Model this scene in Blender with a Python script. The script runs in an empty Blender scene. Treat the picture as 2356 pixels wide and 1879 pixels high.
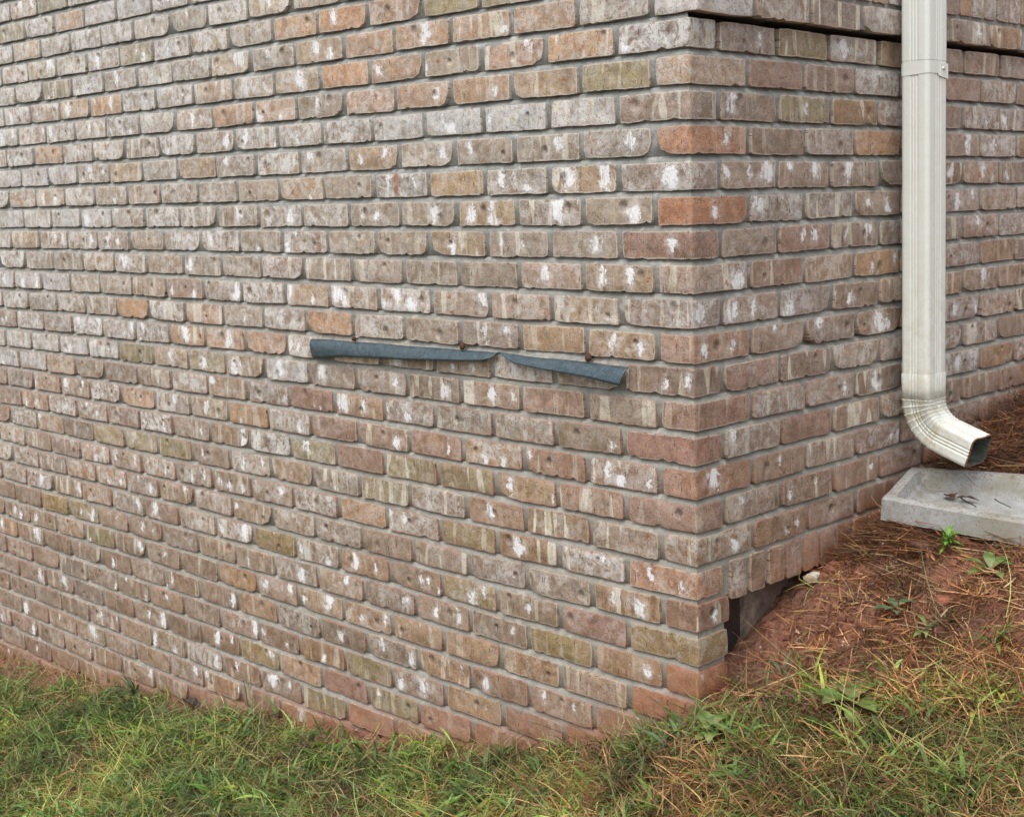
import bpy, bmesh, math, random
import numpy as np
from mathutils import Matrix, Vector

# ------------------------------------------------------------------ units
# c = one brick course (67.7 mm).  Modelling is done in courses, V() turns it into metres.
c = 0.0677
ZOFF = 19.3
def V(x, y, z):
    return Vector((x * c, y * c, (z + ZOFF) * c))
scn = bpy.context.scene
col = scn.collection
rng = np.random.default_rng(7)
random.seed(7)

# ------------------------------------------------------------------ camera
CAMP = (25.0453, -31.1700, -4.08746)
yaw, pit, rol, fpx, pcx, pcy = 2.32818943, -0.102359034, -0.024185743, 3201.19761, 1338.6525, 777.662913
W0, H0 = 2356.0, 1879.0
fwd = np.array([math.cos(pit) * math.cos(yaw), math.cos(pit) * math.sin(yaw), math.sin(pit)])
rgt = np.array([math.sin(yaw), -math.cos(yaw), 0.0])
upv = np.cross(rgt, fwd)
rgt, upv = math.cos(rol) * rgt + math.sin(rol) * upv, -math.sin(rol) * rgt + math.cos(rol) * upv
cam_data = bpy.data.cameras.new('camera')
cam = bpy.data.objects.new('camera', cam_data)
col.objects.link(cam)
M = Matrix(((rgt[0], upv[0], -fwd[0], 0), (rgt[1], upv[1], -fwd[1], 0), (rgt[2], upv[2], -fwd[2], 0), (0, 0, 0, 1)))
M.translation = V(*CAMP)
cam.matrix_world = M
cam_data.sensor_width = 36.0
cam_data.sensor_fit = 'HORIZONTAL'
cam_data.lens = fpx / W0 * 36.0
cam_data.shift_x = -(pcx - W0 / 2) / W0
cam_data.shift_y = (pcy - H0 / 2) / W0
cam_data.clip_start = 0.05
cam_data.clip_end = 2000.0
scn.camera = cam

# ------------------------------------------------------------------ daylight (bright overcast)
SUN_EL, SUN_AZ = math.radians(60), math.radians(-72)       # azimuth measured from +X, counter-clockwise
world = bpy.data.worlds.new('World')
scn.world = world
world.use_nodes = True
wn, wl = world.node_tree.nodes, world.node_tree.links
wn.clear()
sky = wn.new('ShaderNodeTexSky')
sky.sky_type = 'NISHITA'
sky.sun_disc = False
sky.sun_elevation = SUN_EL
sky.sun_rotation = math.radians(90) - SUN_AZ
sky.air_density = 1.0
sky.dust_density = 4.0
sky.ozone_density = 1.0
hs = wn.new('ShaderNodeHueSaturation')
hs.inputs['Saturation'].default_value = 0.22
bgn = wn.new('ShaderNodeBackground')
bgn.inputs['Strength'].default_value = 0.15
wo = wn.new('ShaderNodeOutputWorld')
wl.new(sky.outputs[0], hs.inputs['Color'])
wl.new(hs.outputs[0], bgn.inputs['Color'])
wl.new(bgn.outputs[0], wo.inputs['Surface'])

sd = bpy.data.lights.new('sun', 'SUN')
sd.energy = 0.8
sd.angle = math.radians(60)
sd.color = (1.0, 0.97, 0.93)
sun = bpy.data.objects.new('sun', sd)
col.objects.link(sun)
to_sun = Vector((math.cos(SUN_EL) * math.cos(SUN_AZ), math.cos(SUN_EL) * math.sin(SUN_AZ), math.sin(SUN_EL)))
sun.rotation_euler = to_sun.to_track_quat('Z', 'Y').to_euler()
sun.location = (0, -3, 6)

scn.view_settings.view_transform = 'Standard'
scn.view_settings.look = 'None'
scn.view_settings.gamma = 1.0
scn.view_settings.exposure = 0.74
scn.view_settings.use_curve_mapping = False
scn.render.engine = 'CYCLES'
scn.render.resolution_x, scn.render.resolution_y = 1024, 816

# ------------------------------------------------------------------ helpers
def tag(o, label=None, cat=None, group=None, kind=None):
    if label: o['label'] = label
    if cat: o['category'] = cat
    if group: o['group'] = group
    if kind: o['kind'] = kind
    return o
def empty(name, loc, **k):
    o = bpy.data.objects.new(name, None)
    o.empty_display_size = 0.05
    col.objects.link(o)
    o.location = loc
    return tag(o, **k)
def mesh_obj(name, verts, faces, mat, parent=None, smooth=True, attrs=None, world=True):
    """verts in metres (world); origin put at their centre or kept if parented"""
    verts = np.asarray(verts, float)
    org = verts.mean(0) if len(verts) else np.zeros(3)
    me = bpy.data.meshes.new(name)
    lv = verts - org
    me.from_pydata(lv.tolist(), [], faces if isinstance(faces, list) else faces.tolist())
    if smooth:
        me.polygons.foreach_set('use_smooth', np.ones(len(me.polygons), bool))
    for (an, at, dat) in (attrs or []):
        a = me.attributes.new(an, at, 'POINT')
        dat = np.ascontiguousarray(dat, dtype=np.float32).ravel()
        a.data.foreach_set({'FLOAT': 'value', 'FLOAT_VECTOR': 'vector', 'FLOAT_COLOR': 'color'}[at], dat)
    if mat is not None: me.materials.append(mat)
    me.update()
    o = bpy.data.objects.new(name, me)
    col.objects.link(o)
    if parent is not None:
        o.parent = parent
        o.location = Vector(org) - parent_origin(parent)
    else:
        o.location = org
    return o
ORIG = {}
def parent_origin(p):
    q = Vector((0, 0, 0))
    while p is not None:
        q = q + p.location
        p = p.parent
    return q

class NT:
    """tiny node-tree writer"""
    def __init__(s, name):
        s.m = bpy.data.materials.new(name); s.m.use_nodes = True
        s.n, s.l = s.m.node_tree.nodes, s.m.node_tree.links
        s.n.clear()
        s.out = s.n.new('ShaderNodeOutputMaterial')
        s.b = s.n.new('ShaderNodeBsdfPrincipled')
        s.l.new(s.b.outputs[0], s.out.inputs[0])
    def put(s, sock, v):
        if isinstance(v, bpy.types.NodeSocket): s.l.new(v, sock)
        elif v is not None:
            if hasattr(sock.default_value, '__len__') and not hasattr(v, '__len__'): v = (v,) * len(sock.default_value)
            if hasattr(v, '__len__') and len(v) == 3 and len(sock.default_value) == 4: v = (*v, 1)
            sock.default_value = v
    def attr(s, name, out='Fac'):
        a = s.n.new('ShaderNodeAttribute'); a.attribute_name = name; return a.outputs[out]
    def math(s, op, a, b=None, cc=None, clamp=False):
        m = s.n.new('ShaderNodeMath'); m.operation = op; m.use_clamp = clamp
        s.put(m.inputs[0], a); s.put(m.inputs[1], b)
        if cc is not None: s.put(m.inputs[2], cc)
        return m.outputs[0]
    def vmath(s, op, a, b=None, scale=None, out=0):
        m = s.n.new('ShaderNodeVectorMath'); m.operation = op
        s.put(m.inputs[0], a)
        if b is not None: s.put(m.inputs[1], b)
        if scale is not None: s.put(m.inputs['Scale'], scale)
        return m.outputs[out]
    def noise(s, vec, scale, detail=2, rough=0.5, dist=0, out='Fac'):
        m = s.n.new('ShaderNodeTexNoise'); s.put(m.inputs['Vector'], vec)
        m.inputs['Scale'].default_value = scale; m.inputs['Detail'].default_value = detail
        m.inputs['Roughness'].default_value = rough; m.inputs['Distortion'].default_value = dist
        return m.outputs[out]
    def voro(s, vec, scale, out='Distance', feature='F1'):
        m = s.n.new('ShaderNodeTexVoronoi'); m.feature = feature; s.put(m.inputs['Vector'], vec); m.inputs['Scale'].default_value = scale
        return m.outputs[out]
    def ramp(s, f, lo, hi, a=0.0, b=1.0, smooth=True):
        m = s.n.new('ShaderNodeMapRange'); m.interpolation_type = 'SMOOTHSTEP' if smooth else 'LINEAR'
        s.put(m.inputs['Value'], f)
        for i, v in zip(('From Min', 'From Max', 'To Min', 'To Max'), (lo, hi, a, b)): s.put(m.inputs[i], v)
        return m.outputs[0]
    def mix(s, f, a, b, mode='MIX'):
        m = s.n.new('ShaderNodeMix'); m.data_type = 'RGBA'; m.blend_type = mode
        s.put(m.inputs[0], f); s.put(m.inputs[6], a); s.put(m.inputs[7], b)
        return m.outputs[2]
    def bump(s, h, strength=0.5, dist=0.002, normal=None):
        m = s.n.new('ShaderNodeBump'); m.inputs['Strength'].default_value = strength; m.inputs['Distance'].default_value = dist
        s.put(m.inputs['Height'], h)
        if normal is not None: s.l.new(normal, m.inputs['Normal'])
        return m.outputs[0]
    def geo(s, out='Position'):
        return s.n.new('ShaderNodeNewGeometry').outputs[out]
    def xyz(s, v):
        m = s.n.new('ShaderNodeSeparateXYZ'); s.put(m.inputs[0], v); return m.outputs
    def comb(s, x, y, z):
        m = s.n.new('ShaderNodeCombineXYZ'); s.put(m.inputs[0], x); s.put(m.inputs[1], y); s.put(m.inputs[2], z); return m.outputs[0]
    def fin(s, color=None, rough=None, normal=None, spec=None, metal=None):
        if color is not None: s.put(s.b.inputs['Base Color'], color)
        if rough is not None: s.put(s.b.inputs['Roughness'], rough)
        if normal is not None: s.l.new(normal, s.b.inputs['Normal'])
        if spec is not None: s.put(s.b.inputs['Specular IOR Level'], spec)
        if metal is not None: s.put(s.b.inputs['Metallic'], metal)
        return s.m

# ------------------------------------------------------------------ materials
def make_brick_mat():
    t = NT('fired_brick')
    tone = t.attr('tone', 'Color'); rim = t.attr('rim', 'Color')
    bv = t.attr('buv', 'Vector'); edge = t.attr('edge'); soil = t.attr('soil')
    par = t.xyz(t.attr('par', 'Vector'))        # streak, speckle, pale
    sp = t.xyz(bv)
    sv = t.comb(t.math('MULTIPLY', sp[0], 1.0), t.math('MULTIPLY', sp[1], 0.14), sp[2])
    wide = t.noise(sv, 38, 1, 0.4, 0.3); thin = t.noise(sv, 120, 3, 0.6, 0.4)
    sv2 = t.vmath('ADD', sv, (3.1, 1.7, 9.2)); dk = t.noise(sv2, 55, 2, 0.5, 0.2)
    g1 = t.noise(bv, 45, 4, 0.65); g2 = t.noise(bv, 420, 3, 0.7); g3 = t.noise(t.vmath('ADD', bv, (9, 4, 2)), 14, 2, 0.5)
    # value mottling
    col_ = t.mix(1.0, tone, t.ramp(g1, 0.25, 0.75, 0.74, 1.22), 'MULTIPLY')
    col_ = t.mix(1.0, col_, t.ramp(g2, 0.25, 0.75, 0.66, 1.32), 'MULTIPLY')
    col_ = t.mix(t.math('MULTIPLY', t.ramp(g3, 0.5, 0.62), 0.35), col_, (0.31, 0.205, 0.145))
    # pale flashed bands and darker bands running down the face
    band = t.math('MULTIPLY', t.ramp(wide, 0.59, 0.625), t.ramp(thin, 0.25, 0.6, 0.45, 1.0))
    col_ = t.mix(t.math('MULTIPLY', band, par[0]), col_, (0.58, 0.525, 0.43))
    col_ = t.mix(t.math('MULTIPLY', t.ramp(dk, 0.57, 0.62), t.math('MULTIPLY', par[0], 0.55)), col_, t.mix(1.0, col_, (0.60, 0.52, 0.42), 'MULTIPLY'))
    col_ = t.mix(t.math('MULTIPLY', t.ramp(thin, 0.60, 0.74), 0.22), col_, (0.60, 0.56, 0.50))
    # milky haze over some bricks, plus sky sheen painted on the far upper left
    hz = t.math('MULTIPLY', t.ramp(t.noise(bv, 60, 5, 0.7), 0.38, 0.62), par[2])
    col_ = t.mix(t.math('MULTIPLY', hz, 0.8), col_, (0.60, 0.615, 0.64))
    ck = t.noise(t.vmath('ADD', bv, (4.4, 1.2, 6.1)), 25, 6, 0.74, 0.5)
    ckn = ck
    ck = t.math('MULTIPLY', t.ramp(ck, 0.51, 0.565), t.ramp(g2, 0.3, 0.6, 0.35, 1.0))
    col_ = t.mix(t.math('MULTIPLY', ck, t.math('ADD', 0.10, t.math('MULTIPLY', par[2], 1.15)), clamp=True), col_, (0.62, 0.60, 0.57))
    st = t.noise(t.vmath('ADD', bv, (8.4, 7.2, 3.1)), 22, 4, 0.65, 0.8)
    col_ = t.mix(t.math('MULTIPLY', t.ramp(st, 0.50, 0.62), 0.55), col_, t.mix(1.0, col_, (0.62, 0.53, 0.40), 'MULTIPLY'))
    # white slurry blotches, positions stored per brick
    warp = t.vmath('SCALE', t.vmath('SUBTRACT', t.noise(bv, 62, 5, 0.75, out='Color'), (0.5, 0.5, 0.5)), scale=0.05)
    wp = t.xyz(t.vmath('ADD', bv, warp))
    bl = None
    for nm in ('blot_a', 'blot_b', 'blot_c'):
        b = t.xyz(t.attr(nm, 'Vector'))
        dx = t.math('DIVIDE', t.math('SUBTRACT', wp[0], b[0]), t.math('MULTIPLY', b[2], {'blot_a': 0.7, 'blot_b': 0.5, 'blot_c': 0.9}[nm]))
        dy = t.math('DIVIDE', t.math('SUBTRACT', wp[1], b[1]), b[2])
        d = t.math('SQRT', t.math('ADD', t.math('MULTIPLY', dx, dx), t.math('MULTIPLY', dy, dy)))
        d = t.math('ADD', d, t.math('MULTIPLY', t.math('SUBTRACT', 0.5, ckn), 4.2))
        k = t.ramp(d, 1.15, 0.75); k2 = t.ramp(d, 2.6, 0.9)
        bl = k if bl is None else t.math('MAXIMUM', bl, k)
        hl = k2 if nm == 'blot_a' else t.math('MAXIMUM', hl, k2)
    col_ = t.mix(t.math('MULTIPLY', t.math('MULTIPLY', hl, 0.45), t.ramp(t.math('ADD', g1, t.math('MULTIPLY', thin, 0.5)), 0.62, 0.85)), col_, (0.60, 0.59, 0.58))
    bl = t.math('MULTIPLY', bl, t.math('MULTIPLY', t.ramp(g2, 0.34, 0.54, 0.45, 1.0), t.ramp(thin, 0.32, 0.5, 0.25, 1.0)))
    col_ = t.mix(bl, col_, (0.76, 0.765, 0.775))
    # rim: worn, lighter or redder arris
    rm = t.math('MULTIPLY', t.ramp(edge, 0.25, 0.75), t.ramp(t.noise(bv, 70, 3, 0.6), 0.34, 0.52))
    col_ = t.mix(t.math('MULTIPLY', rm, 0.8), col_, rim)
    # pits and specks
    vd = t.voro(bv, 230); vm = t.noise(t.vmath('ADD', bv, (5, 5, 5)), 70, 2)
    pit_ = t.math('MULTIPLY', t.ramp(vd, 0.30, 0.16), t.ramp(vm, 0.42, 0.54))
    vdl = t.math('MULTIPLY', t.ramp(t.voro(sv, 150), 0.22, 0.10), t.ramp(t.noise(bv, 33, 2), 0.5, 0.6))
    pit_ = t.math('MULTIPLY', t.math('MAXIMUM', pit_, vdl), t.math('SUBTRACT', 1.0, t.math('MULTIPLY', bl, 0.7)))
    col_ = t.mix(t.math('MULTIPLY', pit_, 0.85), col_, (0.055, 0.035, 0.025))
    wsp = t.math('MULTIPLY', t.ramp(t.voro(t.vmath('ADD', bv, (2, 7, 1)), 300), 0.24, 0.14), t.ramp(t.noise(bv, 26, 3), 0.47, 0.60))
    col_ = t.mix(t.math('MULTIPLY', wsp, par[1]), col_, (0.72, 0.71, 0.70))
    # red inclusions
    rs = t.math('MULTIPLY', t.ramp(t.voro(t.vmath('ADD', t.vmath('ADD', bv, warp), (1, 3, 8)), 17), 0.13, 0.09), t.ramp(t.noise(bv, 9, 1), 0.54, 0.60))
    col_ = t.mix(t.math('MULTIPLY', rs, 0.85), col_, (0.27, 0.085, 0.055))
    dn0 = t.xyz(t.attr('dent', 'Vector'))
    e0 = t.math('SUBTRACT', sp[0], dn0[0]); e1 = t.math('SUBTRACT', sp[1], dn0[1])
    de = t.math('DIVIDE', t.math('SQRT', t.math('ADD', t.math('MULTIPLY', e0, e0), t.math('MULTIPLY', e1, e1))), dn0[2])
    col_ = t.mix(t.math('MULTIPLY', t.ramp(t.math('ADD', de, t.math('SUBTRACT', g1, 0.5)), 0.9, 0.35), 0.45), col_, (0.12, 0.085, 0.062))
    # rust run below an old nail hole
    wpz = t.xyz(t.geo())
    ru = t.math('MULTIPLY', t.ramp(t.math('ABSOLUTE', t.math('ADD', wpz[0], 0.8930)), 0.011, 0.004), t.math('MULTIPLY', t.ramp(wpz[2], 1.01, 1.05), t.ramp(wpz[2], 1.115, 1.10)))
    col_ = t.mix(t.math('MULTIPLY', t.math('MULTIPLY', ru, t.ramp(g1, 0.3, 0.6)), 0.85), col_, (0.30, 0.085, 0.022))
    # splashed clay near the ground
    sl = t.math('MULTIPLY', soil, t.ramp(t.noise(t.geo(), 30, 4, 0.6), 0.25, 0.65, 0.45, 1.1), clamp=True)
    col_ = t.mix(sl, col_, (0.29, 0.115, 0.055))
    # relief
    dn = t.xyz(t.attr('dent', 'Vector'))
    ddx = t.math('SUBTRACT', sp[0], dn[0]); ddy = t.math('SUBTRACT', sp[1], dn[1])
    dd = t.math('DIVIDE', t.math('SQRT', t.math('ADD', t.math('MULTIPLY', ddx, ddx), t.math('MULTIPLY', ddy, ddy))), dn[2])
    dent = t.ramp(dd, 0.0, 1.0)
    n1 = t.bump(dent, 1.0, 0.005)
    n2 = t.bump(t.noise(bv, 70, 4, 0.65), 0.7, 0.0020, n1)
    n2 = t.bump(thin, 0.5, 0.0012, n2)
    n3 = t.bump(t.math('SUBTRACT', t.math('ADD', g2, t.math('MULTIPLY', g1, 0.8)), t.math('MULTIPLY', pit_, 1.2)), 0.7, 0.0011, n2)
    return t.fin(col_, t.ramp(g1, 0.3, 0.7, 0.45, 0.8), n3, 0.55)

def make_mortar():
    t = NT('lime_mortar')
    p = t.geo()
    g = t.noise(p, 260, 4, 0.7); b = t.noise(p, 9, 3, 0.5); soil = t.attr('soil')
    cc_ = t.mix(t.ramp(b, 0.3, 0.7), (0.225, 0.230, 0.214), (0.31, 0.315, 0.30))
    cc_ = t.mix(1.0, cc_, t.ramp(g, 0.2, 0.8, 0.78, 1.2), 'MULTIPLY')
    cc_ = t.mix(t.math('MULTIPLY', t.ramp(t.voro(p, 320), 0.2, 0.1), 0.45), cc_, (0.16, 0.13, 0.10))
    cc_ = t.mix(1.0, cc_, t.ramp(t.noise(p, 45, 4, 0.7), 0.3, 0.7, 0.82, 1.16), 'MULTIPLY')
    cc_ = t.mix(t.math('MULTIPLY', t.ramp(t.noise(p, 24, 3, 0.6), 0.58, 0.66), 0.5), cc_, (0.50, 0.49, 0.47))
    z = t.xyz(p)[2]
    lowtan = t.math('MULTIPLY', t.ramp(z, 1.3, 0.1), 0.35)
    cc_ = t.mix(lowtan, cc_, (0.31, 0.26, 0.19))
    sl = t.math('MULTIPLY', soil, t.ramp(t.noise(p, 30, 4, 0.6), 0.2, 0.6, 0.5, 1.1), clamp=True)
    cc_ = t.mix(sl, cc_, (0.26, 0.095, 0.05))
    n = t.bump(t.math('ADD', g, t.noise(p, 60, 2)), 0.8, 0.0015)
    return t.fin(cc_, 0.95, n, 0.2)

def simple(name, color, rough=0.7, spec=0.4, var=0.25, scale=60, bumpd=0.0008, metal=0, second=None):
    t = NT(name)
    p = t.n.new('ShaderNodeTexCoord').outputs['Object']
    g = t.noise(p, scale, 4, 0.65)
    cc_ = t.mix(1.0, color, t.ramp(g, 0.25, 0.75, 1 - var, 1 + var), 'MULTIPLY')
    if second: cc_ = t.mix(t.ramp(t.noise(p, scale * 0.35, 4, 0.6), 0.5, 0.62), cc_, second)
    n = t.bump(t.noise(p, scale * 4, 3, 0.6), 0.6, bumpd)
    return t.fin(cc_, rough, n, spec, metal)

def make_paint():
    t = NT('cream_aluminium_paint')
    p = t.geo(); x = t.xyz(p); dirt = t.attr('dirt')
    g = t.noise(t.comb(t.math('MULTIPLY', x[0], 1), t.math('MULTIPLY', x[1], 1), t.math('MULTIPLY', x[2], 0.12)), 55, 4, 0.6)
    cc_ = t.mix(t.math('MULTIPLY', t.ramp(g, 0.35, 0.7), 0.1), (0.69, 0.71, 0.665), (0.62, 0.63, 0.565))
    d = t.math('MULTIPLY', dirt, t.ramp(t.noise(p, 38, 5, 0.7), 0.38, 0.68), clamp=True)
    cc_ = t.mix(d, cc_, (0.42, 0.35, 0.20))
    d2 = t.math('MULTIPLY', t.ramp(t.voro(p, 140), 0.12, 0.07), t.ramp(t.noise(p, 22, 2), 0.5, 0.62))
    cc_ = t.mix(t.math('MULTIPLY', d2, 0.5), cc_, (0.2, 0.17, 0.1))
    return t.fin(cc_, t.ramp(g, 0.3, 0.7, 0.30, 0.42), t.bump(t.noise(p, 20, 2), 0.25, 0.001), 0.5)

def make_strip():
    t = NT('blue_grey_vinyl')
    p = t.geo()
    g = t.noise(p, 70, 4, 0.6); x = t.xyz(p)
    st = t.noise(t.comb(x[0], x[1], t.math('MULTIPLY', x[2], 0.2)), 130, 3, 0.6)
    cc_ = t.mix(t.ramp(g, 0.3, 0.7), (0.028, 0.046, 0.056), (0.052, 0.080, 0.098))
    cc_ = t.mix(t.math('MULTIPLY', t.ramp(st, 0.5, 0.75), 0.3), cc_, (0.10, 0.135, 0.16))
    cc_ = t.mix(t.ramp(t.voro(p, 210), 0.16, 0.09), cc_, (0.36, 0.41, 0.45))
    return t.fin(cc_, 0.36, t.bump(g, 0.25, 0.0008), 0.5)

def make_concrete():
    t = NT('weathered_concrete')
    p = t.geo()
    g = t.noise(p, 28, 5, 0.6); f = t.noise(p, 380, 3, 0.7)
    cc_ = t.mix(t.ramp(g, 0.3, 0.7), (0.27, 0.275, 0.26), (0.36, 0.365, 0.36))
    cc_ = t.mix(1.0, cc_, t.ramp(f, 0.2, 0.8, 0.86, 1.12), 'MULTIPLY')
    cc_ = t.mix(t.math('MULTIPLY', t.ramp(t.noise(p, 11, 4, 0.6), 0.46, 0.62), 0.6), cc_, (0.22, 0.20, 0.14))
    m = t.math('MULTIPLY', t.ramp(t.voro(p, 120), 0.2, 0.12), t.ramp(t.noise(p, 16, 3), 0.48, 0.6))
    cc_ = t.mix(t.math('MULTIPLY', m, 0.8), cc_, (0.13, 0.07, 0.05))
    e = t.attr('dirt')
    cc_ = t.mix(t.math('MULTIPLY', e, t.ramp(t.noise(p, 150, 4, 0.75), 0.53, 0.60), clamp=True), cc_, (0.17, 0.095, 0.07))
    return t.fin(cc_, 0.75, t.bump(t.math('ADD', g, f), 0.5, 0.0012), 0.4)

def make_soil():
    t = NT('red_clay_soil')
    p = t.geo(); gr = t.attr('grassy')
    a = t.noise(p, 18, 6, 0.65); b = t.noise(p, 120, 5, 0.7); w = t.noise(p, 5, 3)
    cc_ = t.mix(t.ramp(a, 0.35, 0.65), (0.19, 0.082, 0.050), (0.34, 0.150, 0.094))
    cc_ = t.mix(1.0, cc_, t.ramp(b, 0.2, 0.8, 0.65, 1.3), 'MULTIPLY')
    cc_ = t.mix(t.math('MULTIPLY', t.ramp(t.noise(p, 9, 5, 0.7), 0.50, 0.58), 0.6), cc_, (0.105, 0.055, 0.040))
    cc_ = t.mix(gr, cc_, t.mix(t.ramp(b, 0.3, 0.7), (0.045, 0.032, 0.014), (0.12, 0.075, 0.032)))
    n = t.bump(t.math('ADD', a, t.math('ADD', t.math('MULTIPLY', b, 0.5), t.math('MULTIPLY', t.voro(p, 55), -0.8))), 1.0, 0.014)
    return t.fin(cc_, t.ramp(w, 0.45, 0.6, 0.85, 0.6), n, 0.35)

def make_blade():
    t = NT('blade')
    cc_ = t.attr('tint', 'Color')
    g = t.noise(t.geo(), 200, 2)
    cc_ = t.mix(1.0, cc_, t.ramp(g, 0.3, 0.7, 0.8, 1.2), 'MULTIPLY')
    t.fin(cc_, 0.45, None, 0.3)
    tr = t.n.new('ShaderNodeBsdfTranslucent'); t.l.new(cc_, tr.inputs['Color'])
    mx = t.n.new('ShaderNodeMixShader'); mx.inputs[0].default_value = 0.3
    t.l.new(t.b.outputs[0], mx.inputs[1]); t.l.new(tr.outputs[0], mx.inputs[2]); t.l.new(mx.outputs[0], t.out.inputs[0])
    return t.m

M_brick = make_brick_mat(); M_mortar = make_mortar(); M_paint = make_paint(); M_strip = make_strip()
M_conc = make_concrete(); M_soil = make_soil(); M_blade = make_blade()
M_found = simple('damp_foundation_concrete', (0.20, 0.16, 0.13), 0.85, 0.3, 0.6, 22, 0.004, second=(0.15, 0.10, 0.075))
M_tar = simple('black_damp_membrane', (0.022, 0.021, 0.020), 0.45, 0.5, 0.4, 40, second=(0.05, 0.03, 0.022))
M_rust = simple('rusty_iron', (0.075, 0.040, 0.02), 0.85, 0.3, 0.5, 300, 0.001, second=(0.07, 0.03, 0.018))
M_screw = simple('zinc_screw', (0.62, 0.62, 0.60), 0.35, 0.5, 0.1, 80, metal=0.8)
M_inside = simple('stained_pipe_lining', (0.10, 0.115, 0.09), 0.55, 0.4, 0.5, 30, second=(0.05, 0.06, 0.045))
M_edge = simple('rusty_cut_edge', (0.16, 0.055, 0.022), 0.7, 0.3, 0.6, 120)
M_leafdark = simple('dead_brown_leaf', (0.075, 0.032, 0.020), 0.6, 0.4, 0.5, 60)
M_leafred = simple('dead_red_leaf', (0.30, 0.085, 0.035), 0.6, 0.4, 0.35, 50)
M_green = simple('weed_leaf_green', (0.095, 0.150, 0.035), 0.38, 0.5, 0.5, 55, second=(0.16, 0.18, 0.06))
M_green2 = simple('weed_leaf_grey_green', (0.085, 0.125, 0.060), 0.42, 0.5, 0.4, 70)
M_bright = simple('weed_leaf_bright', (0.125, 0.24, 0.03), 0.42, 0.5, 0.4, 80)
M_twig = simple('dark_twig', (0.03, 0.022, 0.018), 0.7, 0.3, 0.4, 80)
M_stonew = simple('pale_quartz_stone', (0.50, 0.46, 0.38), 0.7, 0.4, 0.3, 60, second=(0.36, 0.27, 0.18))
M_crumb = simple('clay_crumb', (0.215, 0.098, 0.062), 0.95, 0.15, 0.35, 9, 0.003, second=(0.15, 0.072, 0.048))
M_clod = simple('red_clay_lump', (0.25, 0.10, 0.062), 0.85, 0.3, 0.4, 60, 0.003)
M_clodb = simple('dark_clay_lump', (0.13, 0.072, 0.045), 0.7, 0.4, 0.5, 60, 0.003)

# ------------------------------------------------------------------ lie of the land (courses)
CL = np.array([(-70,-29.2),(-48,-27.9),(-42.5,-27.5),(-37.5,-27.0),(-29.2,-26.1),(-22.9,-25.1),(-17.1,-24.4),(-11,-23.3),(-5.4,-21.9),(-3.3,-21.1),(-1.3,-20.1),(0,-19.5)])
CR = np.array([(0,-19.4),(1.5,-18.75),(3.1,-18.1),(4.5,-17.45),(5.7,-16.9),(7.4,-16.35),(8.5,-16.0),(9.7,-15.6),(12.5,-14.9),(18.8,-13.5),(21,-13.1),(30,-11.6)])
def ground(x, y):
    x = np.clip(np.asarray(x, float), -75, 60); y = np.clip(np.asarray(y, float), -60, 45)
    gl = np.interp(np.minimum(x, 0), CL[:, 0], CL[:, 1]); gr = np.interp(np.clip(y, 0, 30), CR[:, 0], CR[:, 1])
    bl = gl + .33 * np.minimum(y, 0) + .185 * np.maximum(x, 0)
    br = gr + .10 * x + .55 * np.exp(-((x - 2.2) / 1.6) ** 2) * np.clip((y - 4) / 4, 0, 1)
    t = np.clip((y + 2.0) / 4.0, 0, 1); t = t * t * (3 - 2 * t); t = np.where((x > 0) | ((x > -2) & (y > .8)), t, 0)
    return bl * (1 - t) + br * t
def vnoise(x, y, seed=0):
    xi = np.floor(x).astype(int); yi = np.floor(y).astype(int); fx = x - xi; fy = y - yi
    fx = fx * fx * (3 - 2 * fx); fy = fy * fy * (3 - 2 * fy)
    def h(a, b):
        n = (a * 374761393 + b * 668265263 + seed * 1442695) & 0x7fffffff
        n = (n ^ (n >> 13)) * 1274126177 & 0x7fffffff
        return ((n ^ (n >> 16)) & 0xffff) / 65535.0
    return (h(xi, yi) * (1 - fx) + h(xi + 1, yi) * fx) * (1 - fy) + (h(xi, yi + 1) * (1 - fx) + h(xi + 1, yi + 1) * fx) * fy
def fbm(x, y, seed=0, o=4):
    s, a, t = 0, 1.0, 0
    for i in range(o):
        s = s + a * vnoise(x * 2 ** i, y * 2 ** i, seed + i * 17); t += a; a *= .55
    return s / t - .5

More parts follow.
